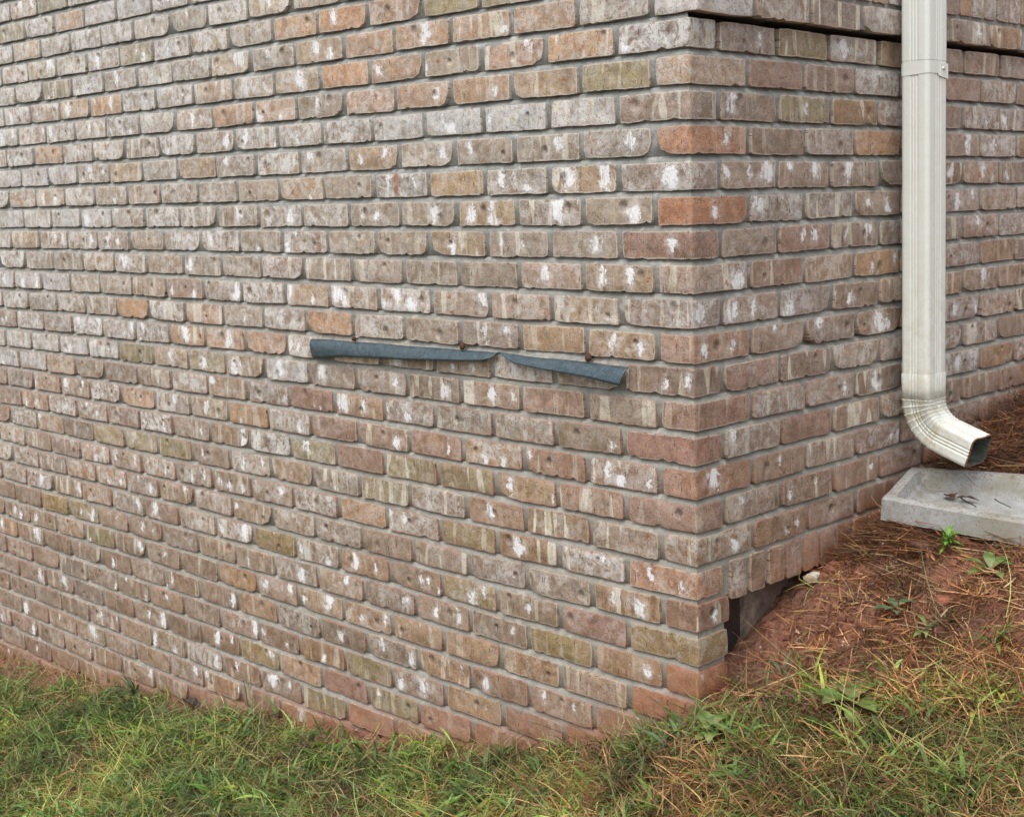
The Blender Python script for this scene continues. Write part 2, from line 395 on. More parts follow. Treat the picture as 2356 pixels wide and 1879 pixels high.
# ------------------------------------------------------------------ the brick house corner
TONE = [('o','L',4.14,0.39),('o','L',12.36,0.33),('o','L',15.42,0.40),('o','L',11.48,-0.66),('o','L',8.57,-0.69),('o','L',11.62,1.40),('o','L',8.56,1.37),('o','L',7.24,0.38),('o','L',14.61,1.40),('o','L',14.47,-0.69),('o','L',5.48,1.27),('o','L',12.94,2.29),('o','L',15.10,2.35),('o','L',35.95,4.21),('o','L',18.76,2.37),('o','L',16.38,2.37),('o','L',39.12,-1.67),('o','L',33.27,0.40),('o','L',16.51,0.42),('o','L',23.38,-0.65),('o','L',20.37,-0.63),('o','R',15.47,2.23),('o','R',0.61,-2.62),('o','R',10.06,-2.57),('o','R',13.43,-13.70),('o','L',31.73,-8.61),('o','L',26.04,-8.67),('o','L',27.78,-9.64),('o','L',24.79,-9.68),('o','L',17.34,-8.61),('o','L',21.87,-9.65),('o','L',31.76,-12.68),('o','L',15.61,-15.63),('t','L',0.66,-2.60),('t','L',0.71,-4.59),('t','L',0.32,-4.59),('t','R',0.58,-13.57),('t','R',8.87,-15.46),('t','R',19.75,-13.51),('t','R',9.38,-15.33),('t','L',1.74,-19.30),('t','L',0.83,-18.54),('t','L',15.71,-23.35),('t','L',17.05,-24.19),('t','L',0.37,-18.53),('t','R',0.61,-15.60),('r','L',11.27,-12.73),('r','L',15.77,-13.64),('r','L',1.49,-11.62),('r','L',0.72,-10.62),('r','L',0.68,-8.61),('r','L',5.35,-10.68),('r','L',1.87,-11.76),('r','L',0.76,-12.51),('r','L',5.42,-12.67),('r','L',18.27,-11.68),('r','L',17.43,-12.65),('r','L',11.70,-22.54),('r','L',7.15,-21.41),('r','L',16.84,-22.48),('r','L',4.18,-17.72),('r','L',17.69,-22.35),('r','L',18.34,-24.26),('r','L',27.11,-25.36),('r','R',0.62,-11.60),('r','R',5.64,-11.67),('r','R',2.73,-9.63),('r','L',0.35,-11.54),('r','R',0.77,-5.50),('r','R',5.63,-5.55),('r','R',4.31,-0.67),('r','R',7.05,-0.65),('g','L',10.01,2.20),('g','L',7.46,2.07),('g','L',2.66,-0.62),('g','L',41.67,4.32),('g','L',37.53,5.32),('g','L',38.90,2.40),('g','L',37.58,1.33),('g','L',30.23,2.34),('g','R',5.71,0.33),('g','R',5.68,-1.61),('g','L',31.81,-10.64),('g','L',25.98,-10.63),('g','L',34.62,-14.66),('g','L',31.70,-14.73),('g','L',18.84,-13.74),('g','L',28.54,-14.60),('g','L',37.07,-19.61),('g','L',12.80,-13.65),('g','L',9.90,-13.70),('g','L',14.32,-14.73),('g','L',15.08,-22.51),('g','L',16.49,-21.70),('g','L',19.44,-23.41),('m','L',39.89,-18.58),('m','L',37.27,-18.61),('m','L',21.51,-17.59),('m','L',9.83,-15.65),('m','L',23.53,-22.50),('m','L',9.92,-17.56),('m','L',1.64,-17.61),('m','L',5.33,-18.38),('w','R',1.69,1.20),('w','L',10.61,-1.63),('w','L',7.33,-1.64),('w','L',4.41,-1.61),('w','L',13.26,-1.60),('w','L',43.21,-2.56),('w','L',40.25,-2.56),('w','L',37.46,-2.64),('w','L',42.93,-0.67),('w','L',43.15,-4.56),('w','L',40.37,-4.66),('w','L',37.57,-4.67),('w','L',34.62,-4.62),('w','L',44.21,-5.61),('w','L',33.54,4.25),('w','L',30.56,4.28),('w','L',43.97,-7.69),('w','L',41.65,-7.63),('w','L',38.95,-7.72),('w','L',43.14,-10.68),('w','L',40.35,-10.68),('w','L',37.38,-10.59),('w','L',34.59,-10.66),('w','L',44.56,-11.66),('w','L',41.70,-11.73),('w','L',20.19,-10.63),('k','R',8.57,-0.75),('k','R',12.73,-3.49),('k','R',13.86,-2.64),('k','R',5.69,-7.52),('k','R',8.52,-7.67),('k','R',5.66,-9.69),('k','R',10.03,-10.71),('k','L',0.15,-13.58),('k','L',41.87,-23.11),('k','L',44.95,-23.23),('k','L',36.76,-22.19),('k','L',38.61,-21.56),]
BLOT = [('L',4.95,-3.55,0.30),('L',3.33,-3.54,0.31),('L',0.75,-3.57,0.28),('L',5.34,-4.54,0.30),('L',2.14,-4.67,0.21),('L',9.31,-4.61,0.19),('L',8.28,-4.36,0.24),('L',8.30,-4.83,0.16),('L',11.18,-4.54,0.25),('L',12.23,-3.47,0.19),('L',13.64,-3.50,0.20),('L',7.86,-3.48,0.18),('L',7.25,-3.39,0.13),('L',5.20,-2.55,0.17),('L',2.27,-2.53,0.21),('L',9.28,-2.43,0.13),('L',10.67,-2.65,0.13),('L',13.76,-2.48,0.14),('L',15.14,-2.60,0.14),('L',13.94,0.45,0.17),('L',6.43,0.52,0.15),('L',7.96,-0.68,0.18),('L',10.81,-0.60,0.13),('L',7.87,-5.51,0.10),('L',6.97,-5.61,0.09),('L',3.42,-6.42,0.20),('L',2.37,-6.40,0.22),('L',15.08,-4.50,0.14),('L',14.35,-4.68,0.14),('L',6.67,-3.76,0.13),('L',3.72,-5.54,0.15),('L',0.73,-5.62,0.14),('L',8.31,-1.64,0.16),('R',1.94,-1.57,0.23),('R',1.66,-3.50,0.14),('R',2.77,-3.51,0.12),('R',3.67,-3.51,0.20),('R',9.34,-4.56,0.16),('R',10.57,-4.64,0.19),('R',9.44,-5.53,0.19),('R',8.05,-5.59,0.13),('R',1.68,-2.56,0.14),('R',3.41,0.48,0.12),('R',8.01,0.52,0.21),('R',6.20,-3.37,0.20),('R',8.16,-3.43,0.21),('R',4.87,-3.22,0.12),('R',5.77,-1.61,0.08),('R',16.23,-2.62,0.24),('R',18.26,-2.60,0.21),('R',15.03,-3.50,0.17),('R',0.34,-7.52,0.19),('R',1.88,-7.64,0.19),('R',2.94,-7.53,0.17),('R',10.04,-8.66,0.33),('R',0.54,-8.62,0.14),('R',1.86,-8.56,0.15),('L',0.25,-9.58,0.12),('R',17.54,-7.50,0.25),('R',4.71,-13.67,0.13),('R',5.05,-14.62,0.10),('R',4.52,-14.73,0.08),('R',10.56,-8.70,0.22),('R',15.56,-10.56,0.12),('R',7.91,-10.69,0.13),('R',4.20,-12.39,0.08),('R',2.17,-13.37,0.09),('R',1.81,-11.28,0.15),('L',3.43,-6.64,0.20),('L',2.19,-6.62,0.24),('L',3.08,-8.45,0.19),('L',1.99,-8.74,0.18),('L',8.86,-8.55,0.14),('L',8.75,-8.87,0.10),('L',5.98,-6.55,0.18),('L',13.25,-7.51,0.17),('L',14.09,-7.82,0.10),('L',12.56,-7.71,0.17),('L',16.43,-7.61,0.24),('L',1.77,-12.73,0.14),('L',3.47,-12.49,0.15),('L',2.94,-12.83,0.14),('L',8.89,-14.51,0.17),('L',13.61,-12.75,0.15),('L',16.51,-11.65,0.15),('L',15.53,-11.51,0.18),('L',13.05,-11.76,0.18),('L',14.13,-11.56,0.09),('L',1.07,-9.69,0.12),('L',10.53,-9.74,0.11),('L',13.57,-9.83,0.15),('L',9.55,-9.73,0.12),('L',13.61,-10.53,0.12),('L',10.92,-10.72,0.17),('L',8.56,-10.58,0.16),('L',7.55,-10.55,0.11),('L',10.85,-12.68,0.09),('L',7.83,-13.60,0.14),('L',5.89,-13.78,0.11),('L',6.87,-12.41,0.08),('L',7.11,-12.76,0.08),('L',3.18,-11.80,0.10),('L',7.76,-8.39,0.10),('L',20.84,1.48,0.15),('L',28.10,2.36,0.17),('L',34.06,2.38,0.21),('L',29.72,3.31,0.10),('L',32.41,1.54,0.17),('L',26.13,-0.63,0.18),('L',31.14,-0.91,0.15),('L',28.16,-1.87,0.13),('L',34.98,-2.63,0.22),('L',33.77,-2.59,0.18),('L',23.77,-2.42,0.16),('L',21.62,-2.56,0.09),('L',36.77,0.24,0.22),('L',42.60,0.34,0.16),('L',39.73,-3.66,0.15),('L',38.58,-3.75,0.23),('L',23.03,-4.56,0.22),('L',19.61,-4.58,0.17),('L',32.35,-6.57,0.25),('L',26.96,-6.56,0.20),('L',33.71,-5.71,0.15),('L',32.82,-5.64,0.18),('L',25.25,-5.53,0.20),('L',34.86,-0.45,0.14),('L',16.87,-7.56,0.30),('L',19.96,-7.60,0.28),('L',18.39,-7.67,0.15),('L',28.79,-10.53,0.20),('L',29.74,-10.66,0.09),('L',19.90,-9.60,0.16),('L',19.37,-9.64,0.13),('L',23.92,-10.63,0.27),('L',20.73,-10.54,0.26),('L',17.98,-10.48,0.19),('L',31.30,-13.66,0.11),('L',29.71,-13.65,0.18),('L',26.71,-13.71,0.14),('L',23.65,-12.94,0.10),('L',19.55,-12.74,0.14),('L',26.66,-14.54,0.11),('L',23.68,-14.68,0.15),('L',22.27,-14.45,0.12),('L',27.54,-15.69,0.18),('L',26.63,-15.51,0.11),('L',29.79,-15.68,0.13),('L',24.73,-15.76,0.14),('L',23.77,-15.70,0.15),('L',25.51,-15.58,0.10),('L',35.01,-16.68,0.12),('L',33.88,-16.70,0.12),('L',31.13,-16.65,0.15),('L',32.16,-16.33,0.11),('L',38.02,-17.53,0.15),('L',32.29,-17.47,0.17),('L',32.12,-18.56,0.14),('L',31.06,-18.55,0.11),('L',42.71,-19.63,0.17),('L',34.12,-15.59,0.17),('L',32.35,-15.46,0.17),('L',21.01,-15.41,0.10),('L',26.16,-12.56,0.17),('L',16.75,-11.55,0.25),('L',42.74,-20.47,0.30),('L',32.43,-19.44,0.15),('L',30.71,-22.53,0.21),('L',31.99,-22.63,0.14),('L',32.31,-19.59,0.17),('L',24.93,-20.63,0.18),('L',26.27,-22.44,0.18),('L',25.21,-22.36,0.11),('L',26.50,-23.56,0.18),('L',22.21,-23.38,0.26),('L',32.16,-25.48,0.17),('L',28.20,-24.44,0.16),('L',27.34,-24.32,0.15),('L',19.95,-18.66,0.17),('L',21.83,-18.75,0.09),('L',23.56,-18.74,0.14),('L',18.21,-19.51,0.23),('L',22.47,-19.57,0.19),('L',20.65,-19.31,0.20),('L',19.81,-19.68,0.13),('L',24.81,-23.40,0.14),('L',22.25,-22.50,0.15),('L',24.67,-24.57,0.18),('L',34.95,-23.35,0.14),('L',36.52,-23.50,0.15),('L',34.91,-21.71,0.12),('L',30.25,-21.40,0.09),('L',21.08,-23.39,0.08),('L',17.47,-20.64,0.14),('L',37.79,-25.44,0.17),('L',35.03,-20.72,0.12),('L',30.19,-19.47,0.11),('L',7.53,-15.64,0.18),('L',3.69,-15.39,0.11),('L',2.32,-16.68,0.21),('L',3.35,-16.57,0.15),('L',0.59,-15.66,0.16),('L',12.58,-17.57,0.15),('L',12.18,-17.56,0.12),('L',11.67,-17.82,0.09),('L',13.54,-18.63,0.17),('L',11.84,-18.61,0.15),('L',10.64,-18.61,0.19),('L',16.16,-19.69,0.09),('L',14.75,-19.54,0.14),('L',2.02,-18.65,0.14),('L',13.29,-20.69,0.17),('L',14.95,-20.50,0.19),('L',9.33,-20.63,0.12),('L',6.47,-20.42,0.10),('L',5.11,-20.42,0.11),('L',7.15,-17.60,0.10),('L',7.96,-18.53,0.08),('L',10.56,-20.39,0.06),('L',16.42,-17.62,0.19),('L',15.16,-17.59,0.12),('L',9.41,-21.57,0.07),('L',1.84,-15.54,0.14),('L',2.36,-15.53,0.08),('L',0.62,-15.72,0.17),('R',0.82,-16.63,0.11),('R',0.15,-18.39,0.06),('R',1.81,-14.76,0.12),]

LB, HB, LM = 2.7657, 1.3627, 2.9052          # corner stretcher, corner header, brick module
JH, JV = .195, .24                           # bed and head joints
OFF = .30                                     # how far the upper right wall stands proud
U_L, U_R, K_TOP, K_BOT = 60.0, 33.0, -8, 29

house = empty('brick_house', (0, 0, 0), label='tan and brown mottled brick house wall meeting at an outside corner', cat='house')

TONES = {  # linear base colours
    'o': (.50, .27, .135), 't': (.38, .18, .10), 'r': (.285, .150, .112), 'g': (.265, .235, .105), 'm': (.26, .185, .055),
    'w': (.46, .445, .43), 'k': (.225, .185, .165)}
def path(u, off):
    """point and outward normal at unrolled position u (left wall u<0, right wall u>0)"""
    if u < 0: return (off + u, 0.0), (0.0, -1.0)
    return (off, u), (1.0, 0.0)
quota_jobs = []
def brick_job(u0, u1, z0, z1, off, kind, wall, k, corner=False, vertical=False):
    um = .5 * (u0 + u1); zm = .5 * (z0 + z1)
    (px, py), _ = path(um, off)
    g = float(ground(px + (.2 if um > 0 else 0), py - (.2 if um < 0 else 0)))
    if um > 0: g = float(np.interp(py, CR[:, 0], CR[:, 1]))
    if z1 < g - .5: return
    r_ = random.Random(int((um + 100) * 917 + (zm + 50) * 7331))
    # --- look of this brick
    wd = 'L' if um < 0 else 'R'; d_along = abs(um)
    zz = min(max((zm + 22) / 26, 0), 1)
    base = np.array((.352, .300, .232)) * zz + np.array((.275, .192, .135)) * (1 - zz)
    if wd == 'R' or (corner and True):
        base = np.array((.325, .258, .212)) * zz + np.array((.280, .185, .130)) * (1 - zz)
    q = r_.random()
    if q < .16: base = base * np.array((1.08, 1.0, .86))
    elif q < .25: base = base * np.array((1.02, .90, .86))
    elif q < .42: base = base * np.array((.88, .90, .93))
    elif q < .50: base = base * np.array((1.15, 1.0, .80))
    base = base * (1 + r_.uniform(-.16, .16))
    base = base * np.array((.95, .915, .86))
    if wd == 'L': base = base * (1 + .20 * min(d_along / 45, 1) * zz) * (np.array((1, 1, 1)) + np.array((-.02, .01, .07)) * min(d_along / 35, 1) * zz)  # sky sheen painted into the tone: lighter and cooler up the far left
    pale = r_.random() ** 2 * .42 + (.75 * min(d_along / 38, 1) * zz * (.4 + .9 * r_.random()) if wd == 'L' else 0)  # random paleness per brick, plus painted sheen growing towards the far upper left
    if r_.random() < .2: pale += .4
    streak = r_.choice([.05, .2, .45, .75, 1.0]) if not vertical else .1
    if zm < -18: streak *= .6; pale *= .4
    for (tt, w_, tu, tz) in TONE:
        if (w_ == wd or corner) and min(u0, u1) - .1 <= (-tu if w_ == 'L' else tu) <= max(u0, u1) + .1 and z0 - .1 <= tz <= z1 + .1:
            tc_ = np.array(TONES[tt]); base = base * .35 + tc_ * .65 if tt in 'tmw' else base * .5 + tc_ * .5
            if tt == 'w': pale = .6
            elif tt in 'tr': pale *= .2; streak *= .4
            else: pale *= .5
    rz = min(max((-4 - zm) / 8, 0), 1); rz = max(rz * .8, .4 if wd == 'R' else 0)
    rim = np.array((.52, .46, .39)) * (1 - rz) + (np.array((.34, .14, .085)) if r_.random() < .6 else np.array((.42, .31, .22))) * rz
    # --- front grid
    L_ = u1 - u0; Hh = z1 - z0
    ev = .07
    nu = 17 if not vertical else 5; nv = 4 if not vertical else 9
    us = np.concatenate([[0, ev], np.linspace(ev, L_ - ev, nu + 1)[1:-1], [L_ - ev, L_]])
    vs = np.concatenate([[0, ev], np.linspace(ev, Hh - ev, nv + 1)[1:-1], [Hh - ev, Hh]])
    if corner:
        us = np.sort(np.concatenate([us, [-u0 - .05, -u0, -u0 + .05]]))
        keep = [0]
        for i in range(1, len(us)):
            if us[i] - us[keep[-1]] > .035: keep.append(i)
            elif abs(us[i] + u0) < 1e-9: keep[-1] = i
        us = us[keep]
    NU, NV = len(us), len(vs)
    sd_ = r_.random() * 50
    tilt = r_.uniform(-.012, .012); dz = r_.uniform(-.018, .018); proud = r_.uniform(-.02, .035)
    if corner: proud = 0; tilt = 0
    UU, VV = np.meshgrid(us, vs, indexing='ij')
    wob = lambda a, s: np.array([r_.gauss(0, 1) for _ in range(len(a))])
    # outlines: smooth random + chips
    def outline(arr, amp):
        n = len(arr); ph = [r_.uniform(0, 6.28) for _ in range(3)]
        o = sum(np.sin(arr * f_ + p_) * a_ for f_, p_, a_ in zip((2.1, 5.3, 11), ph, (.5, .35, .3)))
        return o * amp * .8 + np.array([r_.uniform(-1, 1) for _ in range(n)]) * amp * .38
    top = outline(us, .014); bot = outline(us, .021); lef = outline(vs, .018); rig = outline(vs, .018)
    bot += np.where(np.array([r_.random() for _ in us]) < .035, r_.uniform(.03, .08), 0)
    U2 = UU.copy(); V2 = VV.copy()
    fv = VV / Hh; fu = UU / L_
    V2 += (top[:, None] * fv ** 3 + bot[:, None] * (1 - fv) ** 5) * 1.0
    wgt_l = np.clip(1 - UU / .5, 0, 1); wgt_r = np.clip(1 - (L_ - UU) / .5, 0, 1)
    U2 += lef[None, :] * wgt_l + rig[None, :] * wgt_r
    for (cu, cv) in ((0, 0), (1, 0), (0, 1), (1, 1)):      # knocked corners
        a = r_.random()
        rr = .012 if vertical else r_.uniform(.0, .04) if a < .7 else r_.uniform(.1, .22) if (a > .88 and cv == 0) else .05
        du = np.abs(UU - cu * L_); dv = np.abs(VV - cv * Hh)
        w_ = np.clip(1 - (du + dv) / (rr * 2.4 + .07), 0, 1)
        U2 += (1 - 2 * cu) * rr * w_ * .75; V2 += (1 - 2 * cv) * rr * w_ * .75
    U2 = np.minimum(np.maximum(U2, -.05), L_ + .05)
    depth = .011 * (np.array([[math.sin(a * 2.3 + sd_) + math.sin(b * 5 + sd_ * 2 + a) for b in vs] for a in us]) + 0)
    depth = depth + np.array([[r_.uniform(-1, 1) for b in vs] for a in us]) * .006 + proud
    edge = np.zeros((NU, NV)); edge[0, :] = edge[-1, :] = 1; edge[:, 0] = edge[:, -1] = 1
    depth = depth - edge * r_.uniform(.004, .016)
    # --- to 3D, front + skirt
    def place(U, Vv, D):
        out = []
        for a, b, d in zip(U.ravel(), Vv.ravel(), D.ravel()):
            u = u0 + a
            zq = z0 + b + dz + tilt * (a - L_ / 2)
            if corner and abs(u) < .005:
                # arris: pull in along the diagonal
                out.append((off + d * .7 - .02, -(d * .7) + .02, zq)); continue
            (x, y), (nx, ny) = path(u, off)
            out.append((x + nx * d, y + ny * d, zq))
        return out
    if corner:
        U2 = np.where((np.abs(UU + u0) < 1e-6), UU, U2)
        U2 = np.where((UU + u0 < -1e-6), np.minimum(U2, -u0 - .03), np.where(UU + u0 > 1e-6, np.maximum(U2, -u0 + .03), U2))
    verts = place(U2, V2, depth)
    ring = [(i, 0) for i in range(NU)] + [(NU - 1, j) for j in range(1, NV)] + [(i, NV - 1) for i in range(NU - 2, -1, -1)] + [(0, j) for j in range(NV - 2, 0, -1)]
    rid = [i * NV + j for i, j in ring]
    faces = []
    for i in range(NU - 1):
        for j in range(NV - 1):
            faces.append((i * NV + j, (i + 1) * NV + j, (i + 1) * NV + j + 1, i * NV + j + 1))
    n0 = len(verts)
    ru = np.array([U2[i, j] for i, j in ring]); rv = np.array([V2[i, j] for i, j in ring])
    nr = len(ring)
    verts += [verts[q_] for q_ in rid]                       # own copy of the outline: a crisp arris
    n1 = len(verts)
    verts += place(ru, rv, np.full(len(ring), -.34))
    for a in range(nr):
        b = (a + 1) % nr
        faces.append((n0 + b, n0 + a, n1 + a, n1 + b))
    vv = np.array(verts)
    N = len(vv)
    au = np.concatenate([U2.ravel(), ru, ru]) * c; av = np.concatenate([V2.ravel(), rv, rv]) * c
    if vertical: au, av = av, au
    buv = np.stack([au, av, np.full(N, sd_)], 1)
    edg = np.concatenate([edge.ravel(), np.ones(nr * 2)])
    gz = np.array([ground(v[0] + (.1 if v[1] > 0 else 0), v[1]) for v in vv[:1]])
    soil = np.clip(1.0 - (vv[:, 2] - g) / (2.8 if um > 0 else 1.6 + 1.6 * math.exp(um / 6)), 0, 1) ** 1.5 * (.95 if um > 0 else .6)
    # --- blotches
    bl = [(au.mean() * 0 - 9, 0, .01)] * 3
    mine = []
    for (w_, bu, bz, br_) in BLOT:
        uu = -bu if w_ == 'L' else bu
        if u0 - .05 <= uu <= u1 + .05 and z0 - .12 <= bz <= z1 + .12: mine.append(((uu - u0) * c, min(max(bz - z0, .1), Hh - .1) * c, br_ * c * 1.35))
    if not mine and not (wd == 'L' and d_along < 8 and zm < 0) :
        a = r_.random()
        nb = 0 if a < .68 else 1 if a < .85 else 2
        if vertical: nb = 0
        for _ in range(nb): mine.append((r_.uniform(.0, 1) * L_ * c, r_.uniform(0, 1) * Hh * c, r_.uniform(.08, .38) * c))
    for i, m_ in enumerate(mine[:3]): bl[i] = m_
    dent = (r_.uniform(.12, .88) * L_ * c, r_.uniform(.3, .8) * Hh * c, r_.uniform(.12, .26) * c) if r_.random() < .45 else (-9, 0, .01)
    if vertical: dent = (-9, 0, .01)
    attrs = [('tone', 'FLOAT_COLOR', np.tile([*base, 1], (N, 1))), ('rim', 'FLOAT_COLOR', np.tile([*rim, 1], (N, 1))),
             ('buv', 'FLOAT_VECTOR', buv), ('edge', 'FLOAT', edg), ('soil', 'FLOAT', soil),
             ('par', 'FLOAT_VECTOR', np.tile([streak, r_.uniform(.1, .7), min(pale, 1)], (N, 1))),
             ('blot_a', 'FLOAT_VECTOR', np.tile(bl[0], (N, 1))), ('blot_b', 'FLOAT_VECTOR', np.tile(bl[1], (N, 1))), ('blot_c', 'FLOAT_VECTOR', np.tile(bl[2], (N, 1))),
             ('dent', 'FLOAT_VECTOR', np.tile(dent, (N, 1)))]
    # rank by visible size
    pc = np.array([px, py, zm]) - np.array(CAMP); dep = pc @ fwd
    sx = pcx + fpx * (pc @ rgt) / dep; sy = pcy - fpx * (pc @ upv) / dep
    cosv = abs(pc[1] if um < 0 else pc[0]) / np.linalg.norm(pc)
    size = L_ * Hh * cosv / dep ** 2
    if corner: size *= 1.3
    vis = -10 < sx < W0 + 10 and -10 < sy < H0 + 10 and z1 > g + .1
    if um > 0 and 2078 < sx < 2172 and zm > -12: size *= .15
    quota_jobs.append(dict(v=vv, f=faces, a=attrs, s=size if vis else -1, kind=kind, u=um, z=zm))

def row_edges(first, umax):
    e = [first]
    while e[-1] < umax: e.append(e[-1] + LM)
    return e
for k in range(K_TOP, K_BOT + 1):
    z0 = -k * 1.0; z1 = z0 + 1 - JH
    off = OFF if k <= -1 else 0.0
    rr = random.Random(k * 31 + 5)
    left_st = (k % 2 == 0)
    eL = row_edges(LB if left_st else HB, U_L); eR = row_edges(HB if left_st else LB, U_R)
    eL = [eL[0]] + [e + rr.uniform(-.05, .05) for e in eL[1:]]; eR = [eR[0]] + [e + rr.uniform(-.05, .05) for e in eR[1:]]
    # corner brick; the upper courses of the right wall stand proud
    if k >= -2 or True:
        rlen = eR[0] - JV / 2
        if k >= 16: rlen = {16: 1.22, 17: 1.52, 18: 1.44}.get(k, 1.38)
        brick_job(-eL[0] - off + JV / 2, rlen, z0, z1, off, 'brick', 'C', k, corner=True)
    for a, b in zip(eL[:-1], eL[1:]):
        brick_job(-b + JV / 2 - off, -a - JV / 2 - off, z0, z1, off * 1.0, 'brick', 'L', k)
    if k in (-2,):            # rowlock course replaces the stretchers above the projecting course
        pass
    if k >= 16: continue      # rowlocks and the open void below
    if -3 <= k <= -2: continue
    zz0 = z0 + (.0 if k > -4 else .35)
    for a, b in zip(eR[:-1], eR[1:]):
        brick_job(a + JV / 2, b - JV / 2, zz0, zz0 + 1 - JH, off, 'brick', 'R', k)
y = 1.62
while y < 10.6:
    brick_job(y, y + .76, -16.34 + random.uniform(-.025, .025), -15.17, 0, 'rowlock_brick', 'R', 90, vertical=True); y += .975
y = 1.55 + .06
while y < U_R:
    brick_job(y, y + .80, 1.98, 3.17, OFF, 'rowlock_brick', 'R', 91, vertical=True); y += .965

jobs = sorted([j for j in quota_jobs if j['kind'] == 'brick'], key=lambda j: -j['s'])
rowl = [j for j in quota_jobs if j['kind'] != 'brick']
def to_m(v): return (v + np.array([0, 0, ZOFF])) * c
rest = []
for i, j in enumerate(jobs):
    if i < 299 and j['s'] > 0: mesh_obj('brick', to_m(j['v']), j['f'], M_brick, house, attrs=j['a'])
    else: rest.append(j)
for j in rowl:
    if j['s'] > 0: mesh_obj('rowlock_brick', to_m(j['v']), j['f'], M_brick, house, attrs=j['a'])
    else: rest.append(j)
nb = 0; vs_, fs_ = [], []
for j in rest:
    vs_.append(j['v']); fs_ += [tuple(i + nb for i in f) for f in j['f']]; nb += len(j['v'])
at = [(a[0], a[1], np.concatenate([np.asarray(j['a'][i][2]) for j in rest])) for i, a in enumerate(rest[0]['a'])]
ob = mesh_obj('far_bricks', to_m(np.concatenate(vs_)), fs_, M_brick, house, attrs=at)
ob['kind'] = 'stuff'
print('BRICKS total', len(quota_jobs), 'visible', sum(j['s'] > 0 for j in quota_jobs))

# ---- mortar: weather-struck joints, deep under each course, nearly flush over the next one
def mortar_sheet(name, wall, u_from, u_to, kt, kb, off, gap_k=None):
    us = np.arange(u_from, u_to + .2, .2)
    lv = []
    for k in range(kt, kb + 1):
        z0 = -k * 1.0
        lv += [(z0 + .03, -.10, k), (z0 - .012, -.20, k), (z0 - .055, -.13, k), (z0 - JH - .005, -.04, k), (z0 - JH - .12, -.055, k), (z0 - .5, -.08, k)]
    lv = lv[::-1]
    verts = []; soil = []
    for (z, d, k) in lv:
        n = fbm(us * 2.2, np.full_like(us, z * 5.0), 3) * .08 + fbm(us * .5, np.full_like(us, z * 1.3), 9) * .06
        n = n * np.clip((us - .1) / .8, 0, 1)
        dd = d + n
        if gap_k is not None and k == gap_k and z > -k - .15: dd = np.full_like(us, -.5)
        if wall == 'R' and k == 9 and -9.04 < z < -8.9:
            dd = np.where((us > 3.6 + n * 8), -.36, dd)
        dd = np.minimum(dd, -.012)
        uc = us.copy(); uc[0] = -dd[0]          # both sheets meet on the same arris
        if wall == 'L': x, y = -uc + off, -dd
        else: x, y = off + dd, uc
        zz = np.full_like(us, z)
        g = np.interp(-us, CL[:, 0], CL[:, 1]) if wall == 'L' else np.interp(us, CR[:, 0], CR[:, 1])
        verts.append(np.stack([x, y, zz], 1)); soil.append(np.clip(1 - (zz - g) / 1.6, 0, 1) ** 1.4 * .85)
    nu = len(us); nvv = len(lv)
    ii, jj = np.meshgrid(np.arange(nvv - 1), np.arange(nu - 1), indexing='ij')
    a = (ii * nu + jj).ravel(); f = np.stack([a, a + 1, a + nu + 1, a + nu], 1)
    if wall == 'L': f = f[:, ::-1]
    return mesh_obj(name, to_m(np.concatenate(verts)), f, M_mortar, house, attrs=[('soil', 'FLOAT', np.concatenate(soil))])
mortar_sheet('mortar', 'L', .10, U_L, K_TOP, K_BOT, 0)
mortar_sheet('mortar', 'R', .10, U_R, 0, 15, 0)
# corner fillets between the two sheets are closed by the sheets' own overlap strip
def slab(name, x0, x1, y0, y1, z0, z1, mat, parent, soil=True):
    v = np.array([(x, y, z) for x in (x0, x1) for y in (y0, y1) for z in (z0, z1)], float)
    f = [(0, 1, 3, 2), (4, 6, 7, 5), (0, 4, 5, 1), (2, 3, 7, 6), (0, 2, 6, 4), (1, 5, 7, 3)]
    return mesh_obj(name, to_m(v), f, mat, parent, smooth=False, attrs=[('soil', 'FLOAT', np.full(8, 0.0))] if soil else None)
# mortar bed behind corner bricks below course 15 (the pier), the rowlocks and the projecting courses
slab('mortar', -.9, -.11, .11, HB + .02, -24, -15.0, M_mortar, house)
slab('mortar', -1.2, -.10, HB + .02, U_R, -16.20, -15.00, M_mortar, house)
slab('mortar', -1.2, OFF - .11, .12, U_R, 1.05, 3.6, M_mortar, house)
slab('mortar', -1.2, OFF - .11, .12, U_R, 3.6, 9.0, M_mortar, house)
slab('mortar', -.6, OFF - .12, .10, .14, 1.02, 9.0, M_mortar, house)
# hidden backing: keeps daylight out of the cavity behind the brick skin
slab('wall_core', -U_L, -1.35, 1.35, U_R + 4, -30, 9.0, M_found, house, False)
slab('wall_core', -U_L, -.5, .6, 1.36, -30, 9.0, M_found, house, False) if False else None
slab('foundation', -1.34, -.80, HB + .5, U_R, -24, -14.9, M_found, house, False)
slab('membrane', -.79, -.765, HB + .1, 3.05, -24, -16.2, M_tar, house, False)

